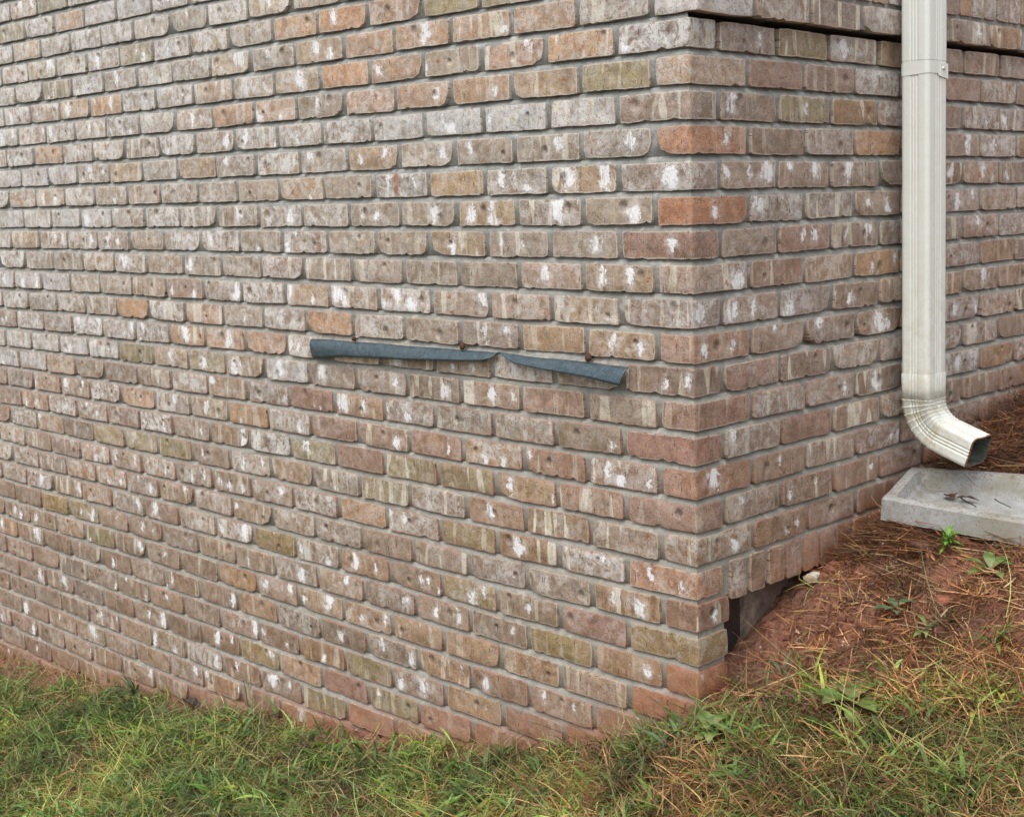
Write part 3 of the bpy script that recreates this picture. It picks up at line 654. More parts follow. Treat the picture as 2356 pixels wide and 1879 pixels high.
# ------------------------------------------------------------------ ground
core_x = np.concatenate([np.arange(-58, -2, .25), np.arange(-2, 16, .12), np.arange(16, 30, .3)]); core_y = np.concatenate([np.arange(-16, -6, .25), np.arange(-6, 12, .13), np.arange(12, 26, .25)])
outer = np.array([1, 3, 7, 15, 30, 60, 120, 300, 800, 2500, 6000.])
gx = np.concatenate([-58 - outer[::-1], core_x, 30 + outer]); gy = np.concatenate([-16 - outer[::-1], core_y, 26 + outer])
GX, GY = np.meshgrid(gx, gy, indexing='ij')
def bareness(x, y):
    """0 = grass, 1 = bare clay: by the right wall, and a strip along the left wall"""
    b1 = 1 / (1 + np.exp(-((y - (-.55 + .50 * x)) * 1.3 + fbm(x * .8, y * .8, 21) * 2.2)))
    b1 = np.where(x > -.3, b1, 0)
    b2 = np.exp(-np.maximum(0, (-y) - .35 - 1.1 * np.clip((-x - 33) / 8, 0, 1) - .5 * np.exp(-((x + 17) / 3.5) ** 2) + fbm(x * .6, y * .6, 33) * 1.2) * 3.0)
    b2 = np.where(x < .5, b2, 0) * .8
    return np.clip(np.maximum(b1, b2), 0, 1)
def ground_full(x, y):
    g = ground(x, y); bz = bareness(x, y)
    near = np.exp(-(np.maximum(0, np.abs(y) - 25) / 20) ** 2)
    rough = fbm(x * .9, y * .9, 4) * .4 + fbm(x * 3.1, y * 3.1, 8, 3) * .34 * (.4 + bz)
    lump = (np.maximum(0, fbm(x * 1.7, y * 1.7, 12) - .08) * 1.5 + np.maximum(0, fbm(x * 3.7, y * 3.7, 19, 2) - .10) * .7) * bz
    u_ = x - .33; w_ = y - 11.6 - .3 * u_
    blk = 1 / (1 + np.exp(-(np.minimum(np.minimum(w_ + 3.6, -w_), u_ - .55 + .27 * w_) * 8)))
    blk = np.where((x > .2) & (x < 13), blk, 0)
    fade = np.where((x > -62) & (x < 34) & (y > -20) & (y < 30), 1, 0)
    return g + (rough + lump) * fade * near * (1 - blk) - blk * 1.2
GZ = ground_full(GX, GY)
gv = np.stack([GX.ravel(), GY.ravel(), GZ.ravel()], 1)
nx_, ny_ = len(gx), len(gy)
ii, jj = np.meshgrid(np.arange(nx_ - 1), np.arange(ny_ - 1), indexing='ij')
a = (ii * ny_ + jj).ravel(); gf = np.stack([a, a + ny_, a + ny_ + 1, a + 1], 1)
go = mesh_obj('ground', to_m(gv), gf, M_soil, None, attrs=[('grassy', 'FLOAT', 1 - bareness(GX, GY).ravel())])
tag(go, 'sloping red clay ground at the foot of the brick wall', kind='structure')

# ------------------------------------------------------------------ downspout
def downspout():
    XA, XB, YA, YB = .46, 1.52, 10.66, 11.99
    cx_, cy_ = (XA + XB) / 2, (YA + YB) / 2; hx, hy = (XB - XA) / 2, (YB - YA) / 2
    root = empty('downspout', V(cx_, cy_, -13), label='cream ribbed metal downspout with curved outlet beside the brick corner', cat='downspout')
    # cross section: rounded rectangle, fluted in the middle of every side; (p along x, q along y)
    def section(hx, hy, rib=1.0, r=.16):
        pts = []
        def side(p0, p1, n_out, L):
            m = []
            N = 44
            for i in range(N):
                s = i / N
                d = 0.0
                mid = (s - .5) * L
                wv = .46 * L
                if abs(mid) < wv / 2:
                    ph = (mid / wv + .5) * 3.0
                    d = -.028 * rib * (math.sin(math.pi * ph) ** 2) ** .8
                m.append((p0[0] + (p1[0] - p0[0]) * s + n_out[0] * d, p0[1] + (p1[1] - p0[1]) * s + n_out[1] * d))
            return m
        def arc(cx0, cy0, a0):
            return [(cx0 + r * math.cos(a0 + t * math.pi / 2 / 6), cy0 + r * math.sin(a0 + t * math.pi / 2 / 6)) for t in range(6)]
        pts += side((hx, -hy + r), (hx, hy - r), (1, 0), 2 * hy - 2 * r) + arc(hx - r, hy - r, 0)
        pts += side((hx - r, hy), (-hx + r, hy), (0, 1), 2 * hx - 2 * r) + arc(-hx + r, hy - r, math.pi / 2)
        pts += side((-hx, hy - r), (-hx, -hy + r), (-1, 0), 2 * hy - 2 * r) + arc(-hx + r, -hy + r, math.pi)
        pts += side((-hx + r, -hy), (hx - r, -hy), (0, -1), 2 * hx - 2 * r) + arc(hx - r, -hy + r, 1.5 * math.pi)
        return pts
    def sweep(name, stations, parent, mat, dirt, flip=False, cap=False):
        verts, dr, n = [], [], None
        for (px, pz, ang, sc, rib, dd) in stations:
            # ang: heading angle below vertical-down towards +X ; local x axis rotates with it
            sec = section(hx * sc, hy * sc, rib)
            n = len(sec)
            ax = (math.cos(ang), math.sin(ang))            # image of +x in (x,z)
            for (p, q) in sec:
                verts.append((px + p * ax[0], cy_ + q, pz + p * ax[1])); dr.append(dd)
        m = len(stations); faces = []
        for i in range(m - 1):
            for j in range(n):
                a, b = i * n + j, i * n + (j + 1) % n
                f = (a, a + n, b + n, b)
                faces.append(f[::-1] if flip else f)
        return mesh_obj(name, to_m(np.array(verts)), faces, mat, parent, attrs=[('dirt', 'FLOAT', np.array(dr))])
    # upper length, lower length (slipped under the upper one), elbow
    sweep('pipe', [(cx_, z, 0, 1.0, 1, .0) for z in np.linspace(9.0, .10, 12)], root, M_paint, 0)
    sweep('pipe', [(cx_, z, 0, .985, 1, .1 + .25 * max(0, (-z - 6) / 4)) for z in np.linspace(.12, -10.7, 24)], root, M_paint, 0)
    st = [(cx_, -10.42, 0, 1.012, .9, .35), (cx_, -10.46, 0, 1.03, .8, .35), (cx_, -10.9, 0, 1.005, .8, .4)]
    zc = -11.30; R = 1.32; cxx = cx_ + R
    st += [(cx_, zc, 0, 1.0, .85, .45)]
    tot = math.radians(71); NS = 8
    for s in range(NS):
        for (f_, sc) in ((.0, .985), (.05, 1.022), (.13, 1.022), (.18, 1.0), (.98, .988)):
            a = tot * (s + f_) / NS
            st.append((cxx - R * math.cos(a), zc - R * math.sin(a), a, sc, .95, .5 + .25 * math.sin(s)))
    ex, ez = cxx - R * math.cos(tot), zc - R * math.sin(tot)
    dx, dz_ = math.sin(tot), -math.cos(tot)
    for f_, sc in ((.02, 1.0), (.3, 1.0), (.7, 1.0), (1.24, 1.0)):
        st.append((ex + dx * f_, ez + dz_ * f_, tot, sc, 1.0, .4))
    el = sweep('elbow', st, root, M_paint, 0)
    last = st[-1]
    # lining (inner face) and rusty cut edge
    ins = [(s[0] + 0, s[1], s[2], s[3] * .955, s[4], 0) for s in st[8:]]
    li = sweep('lining', ins, el, M_inside, 0, flip=True)
    e0 = (last[0] + dx * .004, last[1] + dz_ * .004, last[2], 1.004, 1.0, 0); e1 = (last[0] + dx * .012, last[1] + dz_ * .012, last[2], 1.0, 1.0, 0); e2 = (last[0] + dx * .012, last[1] + dz_ * .012, last[2], .955, 1.0, 0)
    e00 = (last[0] - dx * .035, last[1] - dz_ * .035, last[2], 1.006, 1.0, 0)
    sweep('cut_edge', [e00, e0, e1, e2], el, M_edge, 0)
    # strap with its folded tab and screw
    def band(z_top, z_bot_f, sc, name, y_from=-9, mat=M_paint):
        sec = section(hx * sc, hy * sc, 0.0)
        keep = [p for p in sec]
        verts = []; n = len(keep)
        for lvl in range(4):
            for (p, q) in keep:
                zb = z_bot_f(p, q)
                z = [z_top, z_top, zb, zb][lvl]; s = [.99, 1, 1, .98][lvl]
                verts.append((cx_ + p * s, cy_ + q * s, z))
        faces = []
        for i in range(3):
            for j in range(n):
                a, b = i * n + j, i * n + (j + 1) % n
                faces.append((a, a + n, b + n, b))
        return mesh_obj(name, to_m(np.array(verts)), faces, mat, root, smooth=False, attrs=[('dirt', 'FLOAT', np.zeros(len(verts)))])
    strap = band(.03, lambda p, q: -.41 + .035 * (p / hx + 1) if q < 0 or p < hx * .7 else -.40 - .06 * max(0, q / hy), 1.012, 'strap')
    # tab: folded end on the +X face
    x = cx_ + hx * 1.013
    v = np.array([(x + .0, 11.42, .0), (x, 11.94, .0), (x, 11.94, -.50), (x, 11.42, -.43), (x + .022, 11.42, .0), (x + .022, 11.94, .0), (x + .022, 11.94, -.50), (x + .022, 11.42, -.43)])
    f = [(0, 1, 2, 3), (4, 7, 6, 5), (0, 4, 5, 1), (1, 5, 6, 2), (2, 6, 7, 3), (3, 7, 4, 0)]
    mesh_obj('strap_tab', to_m(v), f, M_paint, root, smooth=False, attrs=[('dirt', 'FLOAT', np.zeros(8))])
    # hex screw
    vs2 = []; nseg = 8
    for (d, r) in ((0, .07), (.045, .065), (.06, .045)):
        for i in range(nseg): vs2.append((x + .022 + d, 11.62 + r * math.cos(i * 6.2832 / nseg), -.16 + r * math.sin(i * 6.2832 / nseg)))
    f2 = [(a * nseg + i, a * nseg + (i + 1) % nseg, (a + 1) * nseg + (i + 1) % nseg, (a + 1) * nseg + i) for a in range(2) for i in range(nseg)] + [tuple(2 * nseg + i for i in range(nseg))]
    mesh_obj('screw', to_m(np.array(vs2)), f2, M_screw, root, smooth=False)
downspout()

# ------------------------------------------------------------------ concrete splash block
def splash_block():
    A = np.array([1.32, 8.02]); B = np.array([.33, 11.60])       # front and back corners of the closed end
    fd = np.array([.984, .175]); bd = np.array([.945, .325]); LEN = 9.6
    zA, zB = -14.16, -13.80
    ts = np.array([0, .012, .03, .083, .10, .13, .3, .5, .7, .87, .90, .917, .97, .988, 1.0])
    ss = np.array([0, .005, .012, .040, .052, .075, .15, .25, .4, .55, .7, .85, 1.0])
    def prof(t, s):
        rim = 0.0
        e = min(t, 1 - t); w = e
        side = 1 - np.clip((w - .085) / .045, 0, 1); side = side * side * (3 - 2 * side)
        endw = 1 - np.clip((s - .040) / .022, 0, 1); endw = endw * endw * (3 - 2 * endw)
        h = max(side, endw)
        floor_ = -.62 - .18 * s
        z = floor_ * (1 - h)
        rnd = 0
        if min(t, 1 - t) < .03: rnd = -.07 * (1 - min(t, 1 - t) / .03) ** 2
        if s < .012: rnd = min(rnd, -.07 * (1 - s / .012) ** 2)
        return z + rnd
    verts, dirt = [], []
    for s in ss:
        f_ = A + fd * LEN * s; b_ = B + bd * LEN * s
        for t in ts:
            p = f_ * (1 - t) + b_ * t
            z = zA * (1 - t) + zB * t + prof(t, s) + .015 * math.sin(s * 40 + t * 17)
            verts.append((p[0], p[1], z - (.55 * (1 - t) + .1) * s)); dirt.append(.75 if (s < .06 or prof(t, s) > -.03) else .12 + .35 * (s < .3))
    ns, nt = len(ss), len(ts); faces = []
    for i in range(ns - 1):
        for j in range(nt - 1):
            faces.append((i * nt + j, (i + 1) * nt + j, (i + 1) * nt + j + 1, i * nt + j + 1))
    ring = [(i, 0) for i in range(ns)] + [(ns - 1, j) for j in range(1, nt)] + [(i, nt - 1) for i in range(ns - 2, -1, -1)] + [(0, j) for j in range(nt - 2, 0, -1)]
    n0 = len(verts)
    for (i, j) in ring:
        v = verts[i * nt + j]; cxy = np.array([5.5, 11.5]); d = (np.array(v[:2]) - cxy) * .006
        verts.append((v[0] + d[0], v[1] + d[1], (zA * (1 - ts[j]) + zB * ts[j]) - .74 - (.55 * (1 - ts[j]) + .1) * ss[i])); dirt.append(.15)
    nr = len(ring)
    for a in range(nr):
        b = (a + 1) % nr; ia = ring[a][0] * nt + ring[a][1]; ib = ring[b][0] * nt + ring[b][1]
        faces.append((ib, ia, n0 + a, n0 + b))
    faces.append(tuple(n0 + a for a in range(nr)))
    o = mesh_obj('splash_block', to_m(np.array(verts)), faces, M_conc, None, smooth=False, attrs=[('dirt', 'FLOAT', np.array(dirt))])
    m = o.modifiers.new('edge', 'BEVEL'); m.width = .002; m.segments = 2; m.limit_method = 'ANGLE'; m.angle_limit = math.radians(50)
    tag(o, 'grey concrete splash block lying under the outlet of the cream downspout', 'splash block')
splash_block()

# ------------------------------------------------------------------ blue strip hanging out of a bed joint, with rusty nails
def ribbon(name, top, bot, thick, mat, parent, n=260):
    top = np.array(top, float); bot = np.array(bot, float)
    # resample along length
    def rs(P):
        d = np.concatenate([[0], np.cumsum(np.linalg.norm(np.diff(P[:, [0]], axis=0), axis=1))]); d /= d[-1]
        u = np.linspace(0, 1, n); q = np.stack([np.interp(u, d, P[:, i]) for i in range(3)], 1)
        k = np.ones(3) / 3
        for _ in range(1):
            for i in range(3):
                q[1:-1, i] = np.convolve(q[:, i], k, 'valid')
        return q
    T, Bm = rs(top), rs(bot)
    m = 7; V_ = []
    for i in range(n):
        for j in range(m):
            f_ = j / (m - 1)
            p = T[i] * (1 - f_) + Bm[i] * f_
            w_ = np.linalg.norm(Bm[i] - T[i])
            p = p + np.array([0, -1, 0]) * math.sin(math.pi * f_ ** .7) * .10 * min(w_ * 1.2, 1) + np.array([0, .015 * math.sin(p[0] * 2.1) * math.sin(p[0] * .9), .014 * math.sin(p[0] * 1.4) * math.sin(p[0] * .6)])
            V_.append(p)
    V_ = np.array(V_); back = V_ + np.array([0, thick, -.0])
    faces = []; N = n * m
    for i in range(n - 1):
        for j in range(m - 1):
            a = i * m + j; faces.append((a, a + 1, a + m + 1, a + m)); faces.append((N + a + m, N + a + m + 1, N + a + 1, N + a))
    for i in range(n - 1):
        a = i * m; faces.append((a, a + m, N + a + m, N + a)); a = i * m + m - 1; faces.append((a + m, a, N + a, N + a + m))
    for j in range(m - 1):
        a = j; faces.append((a + 1, a, N + a, N + a + 1)); a = (n - 1) * m + j; faces.append((a, a + 1, N + a + 1, N + a))
    return mesh_obj(name, to_m(np.concatenate([V_, back])), faces, mat, parent)
top = [(-18.50, -.06, -9.25), (-16.73, -.08, -9.235), (-13.0, -.08, -9.20), (-10.4, -.08, -9.19), (-8.75, -.07, -9.17), (-8.30, -.06, -9.20), (-8.15, -.16, -9.16), (-8.0, -.16, -9.13), (-7.8, -.08, -9.18), (-6.9, -.10, -9.20), (-4.04, -.12, -9.21), (-2.38, -.16, -9.25)]
bot = [(-18.30, -.16, -9.97), (-17.6, -.20, -9.93), (-16.5, -.26, -9.80), (-12.8, -.34, -9.65), (-10.2, -.36, -9.52), (-8.75, -.32, -9.44), (-8.40, -.24, -9.36), (-8.10, -.12, -9.22), (-7.95, -.14, -9.21), (-7.75, -.20, -9.27), (-7.3, -.30, -9.42), (-5.6, -.40, -9.54), (-3.85, -.44, -9.62), (-2.55, -.42, -9.78)]
st_ = ribbon('flashing_strip', top, bot, .045, M_strip, None)
tag(st_, 'blue grey vinyl strip sagging out of a mortar joint in the left wall', 'strip')
def nail(x, z, y_out, r, label, tiltz=0.0):
    bm_v = []; nseg = 9
    prof = [(.16, r * .3), (.0, r * .35), (-y_out + .06, r * .45), (-y_out + .05, r * 1.0), (-y_out, r * 1.12), (-y_out - .06, r * .85), (-y_out - .08, r * .3)]
    rn = random.Random(int(x * 100))
    for (y, rr) in prof:
        for i in range(nseg):
            q = rr * rn.uniform(.82, 1.15)
            bm_v.append((x + q * math.cos(i * 6.2832 / nseg), y, z + q * math.sin(i * 6.2832 / nseg) + tiltz * y))
    f = [(a * nseg + i, a * nseg + (i + 1) % nseg, (a + 1) * nseg + (i + 1) % nseg, (a + 1) * nseg + i) for a in range(len(prof) - 1) for i in range(nseg)]
    f.append(tuple((len(prof) - 1) * nseg + i for i in range(nseg)))
    o = mesh_obj('rusty_nail', to_m(np.array(bm_v)), f, M_rust, None)
    tag(o, label, 'nail', 'rusty nails pinning the blue strip')
nail(-15.8, -9.12, .10, .08, 'small dull rusty nail above the left end of the blue strip')
nail(-9.85, -9.0, .12, .115, 'bent rusty nail over the middle of the blue strip', .3)
nail(-4.05, -9.06, .14, .12, 'round rusty nail head over the right half of the blue strip')

# ------------------------------------------------------------------ grass and litter (ribbons grown as one mesh)
def ribbons(name, base, length, width, incl, azim, bend, tint, mat=M_blade, K=4, gfun=None, wall=True, curl=None, flat=None):
    n = len(base)
    th = incl.copy(); seg = length / K
    P = np.zeros((n, K + 1, 3)); P[:, 0] = base
    az = azim.copy()
    tang = []
    for k in range(K):
        d = np.stack([np.sin(th) * np.cos(az), np.sin(th) * np.sin(az), np.cos(th)], 1)
        tang.append(d)
        P[:, k + 1] = P[:, k] + d * seg[:, None]
        th = th + bend / K; az = az + (curl if curl is not None else 0)
    gz = ground_full(P[:, :, 0], P[:, :, 1])
    lift = .03 + rng.random(n)[:, None] * .12
    P[:, :, 2] = np.maximum(P[:, :, 2], gz + lift * np.linspace(.3, 1, K + 1)[None])
    if wall:
        inL = (P[:, :, 0] < 0.05) & (P[:, :, 1] > -.12) & (base[:, 1] < .2)[:, None]
        P[:, :, 1] = np.where(inL, -.12 - .1 * rng.random((n, 1)), P[:, :, 1])
        inR = (P[:, :, 0] < .1) & (base[:, 1] > .2)[:, None] & (P[:, :, 2] > -16.4)
        P[:, :, 0] = np.where(inR, .1, P[:, :, 0])
    side = np.stack([-np.sin(azim), np.cos(azim), np.zeros(n)], 1)
    tw = rng.normal(0, .5, n)
    upn = np.cross(side, np.stack(tang, 0)[0])
    side = side * np.cos(tw)[:, None] + upn * np.sin(tw)[:, None]
    prof = np.array([.65, 1, .85, .55, .06])[:K + 1] if K == 4 else np.array([.8, 1, .9, .1])[:K + 1] if K == 3 else np.array([.9, 1, .5])
    w = width[:, None] * prof[None] * .5
    Lf = P - side[:, None] * w[..., None]; Rt = P + side[:, None] * w[..., None]
    if True:  # slight keel so a blade catches light differently on its halves
        pass
    Vv = np.stack([Lf, Rt], 2).reshape(-1, 3)
    idx = (np.arange(n)[:, None] * (K + 1) + np.arange(K)[None]) * 2
    f = np.stack([idx, idx + 1, idx + 3, idx + 2], -1).reshape(-1, 4)
    me = bpy.data.meshes.new(name)
    lv = to_m(Vv)
    nv, nf = len(lv), len(f)
    me.vertices.add(nv); me.vertices.foreach_set('co', lv.astype(np.float32).ravel())
    me.loops.add(nf * 4); me.loops.foreach_set('vertex_index', f.astype(np.int32).ravel())
    me.polygons.add(nf); me.polygons.foreach_set('loop_start', np.arange(0, nf * 4, 4, dtype=np.int32))
    try: me.polygons.foreach_set('loop_total', np.full(nf, 4, dtype=np.int32))
    except Exception: pass
    me.polygons.foreach_set('use_smooth', np.ones(nf, bool))
    pv = fbm(base[:, 0] * .55, base[:, 1] * .7, 61) * 1.5 + fbm(base[:, 0] * 1.9, base[:, 1] * 2.1, 67) * .9
    tint = tint * (1 + pv)[:, None] * (1 + np.clip(pv, -.5, .5)[:, None] * np.array([.35, .12, -.1]))
    yl = np.clip((base[:, 0:1] + 14) / 14, 0, 1)
    tint = np.clip(tint * (np.array([1.06, 1.10, .98]) * (1 - yl) + np.array([1.18, 1.08, .98]) * yl), .006, .8)
    a_ = me.attributes.new('tint', 'FLOAT_COLOR', 'POINT')
    tt = np.repeat(np.concatenate([tint, np.ones((n, 1))], 1), (K + 1) * 2, axis=0)
    a_.data.foreach_set('color', tt.astype(np.float32).ravel())
    me.materials.append(mat); me.update(calc_edges=True)
    o = bpy.data.objects.new(name, me); col.objects.link(o)
    return o
def scatter(n, x0, x1, y0, y1, accept):
    out = []
    tot = 0
    while tot < n:
        x = rng.uniform(x0, x1, n); y = rng.uniform(y0, y1, n)
        ok = rng.random(n) < accept(x, y)
        out.append(np.stack([x[ok], y[ok]], 1)); tot += ok.sum()
    p = np.concatenate(out)[:n]
    return np.concatenate([p, ground_full(p[:, 0], p[:, 1])[:, None]], 1)
def inview(x, y):
    """the strip of lawn that the photograph could plausibly see"""
    ins = ((y - 8.02 - .21 * (x - 1.3)) > 0) & ((y - 11.60 - .344 * (x - .33)) < 0) & (x > 1.32 - .276 * (y - 8.02) - .05)
    x = np.where(ins, 999, x)
    lim = -4.8 - .17 * np.clip(-x, 0, 60) + .0 * x
    return ((y > lim - 5.5) & ((y < -.12) | (x > .15)) & (x < 25) & (y < 22)).astype(float)
def tints(n, pal, wts, var=.22):
    pal = np.array(pal); k = rng.choice(len(pal), n, p=np.array(wts) / sum(wts))
    t = pal[k] * (1 + rng.normal(0, var, (n, 1))); return np.clip(t * (1 + rng.normal(0, .06, (n, 3))), .005, .9)
G_PAL = [(.120, .190, .040), (.165, .230, .055), (.225, .265, .085), (.080, .130, .032), (.150, .215, .085), (.26, .235, .10)]
S_PAL = [(.33, .235, .11), (.25, .15, .072), (.42, .31, .16), (.18, .095, .05), (.12, .058, .032)]
def crumbs(name, n, mat, accept, x0, x1, y0, y1, r0, r1, label):
    bm = bmesh.new(); bmesh.ops.create_icosphere(bm, subdivisions=1, radius=1)
    sv = np.array([v.co[:] for v in bm.verts]); sf = np.array([[v.index for v in f.verts] for f in bm.faces]); bm.free()
    p = scatter(n, x0, x1, y0, y1, accept)
    r = r0 + (r1 - r0) * rng.random(n) ** 3
    v = sv[None] * (r[:, None] * rng.uniform(.7, 1.25, (n, 3)))[:, None, :] * rng.uniform(.75, 1.2, (n, len(sv), 1))
    v = v + p[:, None, :] + np.array([0, 0, 1]) * (r * -.15)[:, None, None]
    f = (sf[None] + (np.arange(n) * len(sv))[:, None, None]).reshape(-1, 3)
    o = mesh_obj(name, to_m(v.reshape(-1, 3)), f, mat, None, smooth=False)
    return tag(o, label, 'soil crumbs', kind='stuff')
crumbs('clay_crumbs', 1700, M_crumb, lambda x, y: inview(x, y) * bareness(x, y) * np.clip(.35 + fbm(x * 1.3, y * 1.3, 14) * 3, .03, 1) * (.25 + .75 * np.exp(-x / 3.0)), .12, 14, -1, 14, .02, .17, 'crumbled red clay lying on the bank against the right wall')
crumbs('dark_crumbs', 900, M_clodb, lambda x, y: inview(x, y) * bareness(x, y), .12, 14, -1, 14, .02, .13, 'small dark crumbs of damp clay among the straw')
crumbs('gravel_crumbs', 420, M_stonew, lambda x, y: inview(x, y) * bareness(x, y) * np.exp(-x / 2.5), .12, 9, 0, 12, .015, .05, 'tiny pale grit and mortar droppings at the foot of the right wall')
crumbs('clay_crumbs', 1300, M_crumb, lambda x, y: inview(x, y) * bareness(x, y), -54, -.2, -3, -.12, .02, .11, 'crumbled red clay along the foot of the left wall')
clump = lambda x, y: np.clip(.5 + fbm(x * .75, y * .9, 51) * 2.6, 0.05, 1)
weedgap = lambda x, y: 1 - .93 * np.exp(-(((x - 4.7) / 1.0) ** 2 + ((y - .8) / 1.0) ** 2) ** 2) - .9 * np.exp(-(((x - 1.53) / .8) ** 2 + ((y + 1.34) / .8) ** 2) ** 2)
acc_g = lambda x, y: inview(x, y) * weedgap(x, y) * (1 - bareness(x, y)) ** 1.3 * (.12 + .88 * clump(x, y) ** 1.4)
# short dense green blades
n = 100000
b = scatter(n, -54, 25, -21, 5, acc_g)
grass = ribbons('grass', b, rng.gamma(5, .085, n) * (.55 + .8 * clump(b[:, 0], b[:, 1])) + .2, rng.uniform(.024, .056, n), rng.uniform(.35, 1.5, n), rng.uniform(0, 6.28, n), rng.uniform(.3, 1.6, n), tints(n, G_PAL, (3, 3, 2, 2.2, 2, 2)))
tag(grass, 'short wet green grass along the foot of the walls', 'grass', kind='stuff')
# broad crabgrass leaves
n = 13500
acc_b = lambda x, y: inview(x, y) * weedgap(x, y) * (1 - bareness(x, y)) ** 1.3 * np.clip(fbm(x * .9, y * 1.1, 77) * 4 + .25, 0, 1)
b = scatter(n, -54, 25, -21, 5, acc_b)
b[:, 2] += rng.uniform(0, .35, n)
gb = ribbons('broad_grass', b, rng.uniform(.35, 1.15, n), rng.uniform(.06, .13, n), rng.uniform(.5, 1.5, n), rng.uniform(0, 6.28, n), rng.uniform(.2, 1.3, n), tints(n, [(.115, .19, .045), (.15, .24, .085), (.20, .27, .06), (.09, .15, .05)], (3, 2, 1.5, 2)))
tag(gb, 'broader leaves of crabgrass growing through the lawn', 'grass', kind='stuff')
# long pale runners and seed stalks
n = 5200
acc_r = lambda x, y: inview(x, y) * (.06 + (1 - bareness(x, y)))
b = scatter(n, -54, 25, -21, 8, acc_r); b[:, 2] += rng.uniform(.1, .4, n)
gr_ = ribbons('grass_stalks', b, rng.gamma(5, .26, n) + .6, rng.uniform(.018, .034, n), rng.uniform(.8, 1.55, n), rng.uniform(0, 6.28, n), rng.uniform(-.2, .8, n), tints(n, [(.26, .30, .12), (.34, .33, .15), (.22, .27, .08), (.34, .24, .11)], (3, 2, 3, 2)), curl=rng.normal(0, .10, n))
tag(gr_, 'long thin pale grass runners and seed stalks lying over the lawn', 'grass', kind='stuff')
# dead thatch among the grass
n = 42000
acc_t = lambda x, y: inview(x, y) * np.clip(.3 + .7 * (x + 8) / 9, .3, 1) * (.3 + .7 * (1 - clump(x, y))) * np.clip(1.15 - bareness(x, y), 0, 1)
b = scatter(n, -54, 25, -21, 6, acc_t)
b[:, 2] += rng.uniform(0, .4, n)
th_ = ribbons('thatch', b, rng.gamma(4, .13, n) + .2, rng.uniform(.018, .04, n), rng.uniform(.7, 1.6, n), rng.uniform(0, 6.28, n), rng.uniform(0, .9, n), tints(n, S_PAL, (2.2, 3, 1, 3, 2)), K=3)
tag(th_, 'dead brown thatch lying between the grass blades', 'dry grass', kind='stuff')
# fine dark litter on the clay
def acc_l(x, y):
    z_ = inview(x, y) * bareness(x, y) * (x > .15)
    pit_ = 1 - np.exp(-((x - .9) / 1.3) ** 2) * np.exp(-((y - 3.4) / 3.2) ** 2)
    return z_ * np.clip(pit_, 0.02, 1) * np.clip(.45 + fbm(x * 1.1, y * 1.1, 91) * 3.2, .03, 1)
n = 27000
b = scatter(n, .15, 24, -3, 22, acc_l)
li_ = ribbons('dead_litter', b, rng.gamma(4, .11, n) + .12, rng.uniform(.014, .032, n), rng.uniform(1.1, 1.65, n), rng.uniform(0, 6.28, n), rng.uniform(-.2, .4, n), tints(n, [(.15, .072, .042), (.23, .110, .062), (.095, .050, .035), (.34, .19, .10), (.17, .13, .105)], (3, 3, 2, 2, 1)), K=3)
tag(li_, 'fine dead brown litter on the red clay beside the wall', 'litter', kind='stuff')
# straw
n = 4300
b = scatter(n, .2, 24, -4, 18, acc_l); b[:, 2] += rng.uniform(.03, .28, n)
sa = ribbons('straw', b, rng.gamma(3.0, .19, n) + .22, rng.uniform(.022, .048, n), rng.uniform(1.25, 1.6, n), rng.choice([.4, 2.0, 2.7, 3.6], n) + rng.normal(0, .7, n), rng.uniform(-.15, .2, n), tints(n, [(.44, .28, .15), (.34, .185, .095), (.54, .39, .23), (.27, .135, .07)], (3, 3, 1.2, 2)), K=3)
tag(sa, 'loose tan straw scattered over the clay slope', 'straw', kind='stuff')
# pine straw heap behind the block, and the wisps against its near corner
n = 9000
ms = lambda x, y: ((y > 12.3 + .33 * (x - .4)) & (x > .25)).astype(float)
b = scatter(n, .25, 12, 12, 22, ms); b[:, 2] += rng.uniform(0, .75, n) * np.clip((b[:, 1] - 12) / 2, .3, 1)
ps = ribbons('pine_straw', b, rng.uniform(.6, 1.9, n), rng.uniform(.016, .034, n), rng.uniform(1.1, 1.8, n), rng.uniform(0, 6.28, n), rng.uniform(-.9, .9, n), tints(n, [(.10, .048, .032), (.17, .085, .05), (.06, .034, .026), (.30, .16, .07)], (4, 3, 3, 1)), curl=rng.normal(0, .25, n))
tag(ps, 'heap of dark brown pine straw behind the concrete splash block', 'pine straw', kind='stuff')
n = 750
b = np.stack([rng.normal(1.6, 1.5, n), rng.normal(7.4, .5, n), np.zeros(n)], 1); b[:, 0] = np.clip(np.abs(b[:, 0]), .2, 6); b[:, 1] += .2 * b[:, 0] * .6
b[:, 2] = ground_full(b[:, 0], b[:, 1]) + rng.uniform(.0, .45, n)
pw = ribbons('pine_straw', b, rng.uniform(.6, 2.0, n), rng.uniform(.016, .032, n), rng.uniform(1.35, 1.65, n), rng.normal(.15, .5, n) + rng.choice([0, math.pi], n), rng.uniform(-.3, .3, n), tints(n, [(.13, .06, .035), (.20, .10, .055), (.075, .04, .028), (.36, .19, .08)], (4, 3, 2, 1)), curl=rng.normal(0, .08, n))
tag(pw, 'wisps of pine straw packed against the near side of the splash block', 'pine straw', kind='stuff')

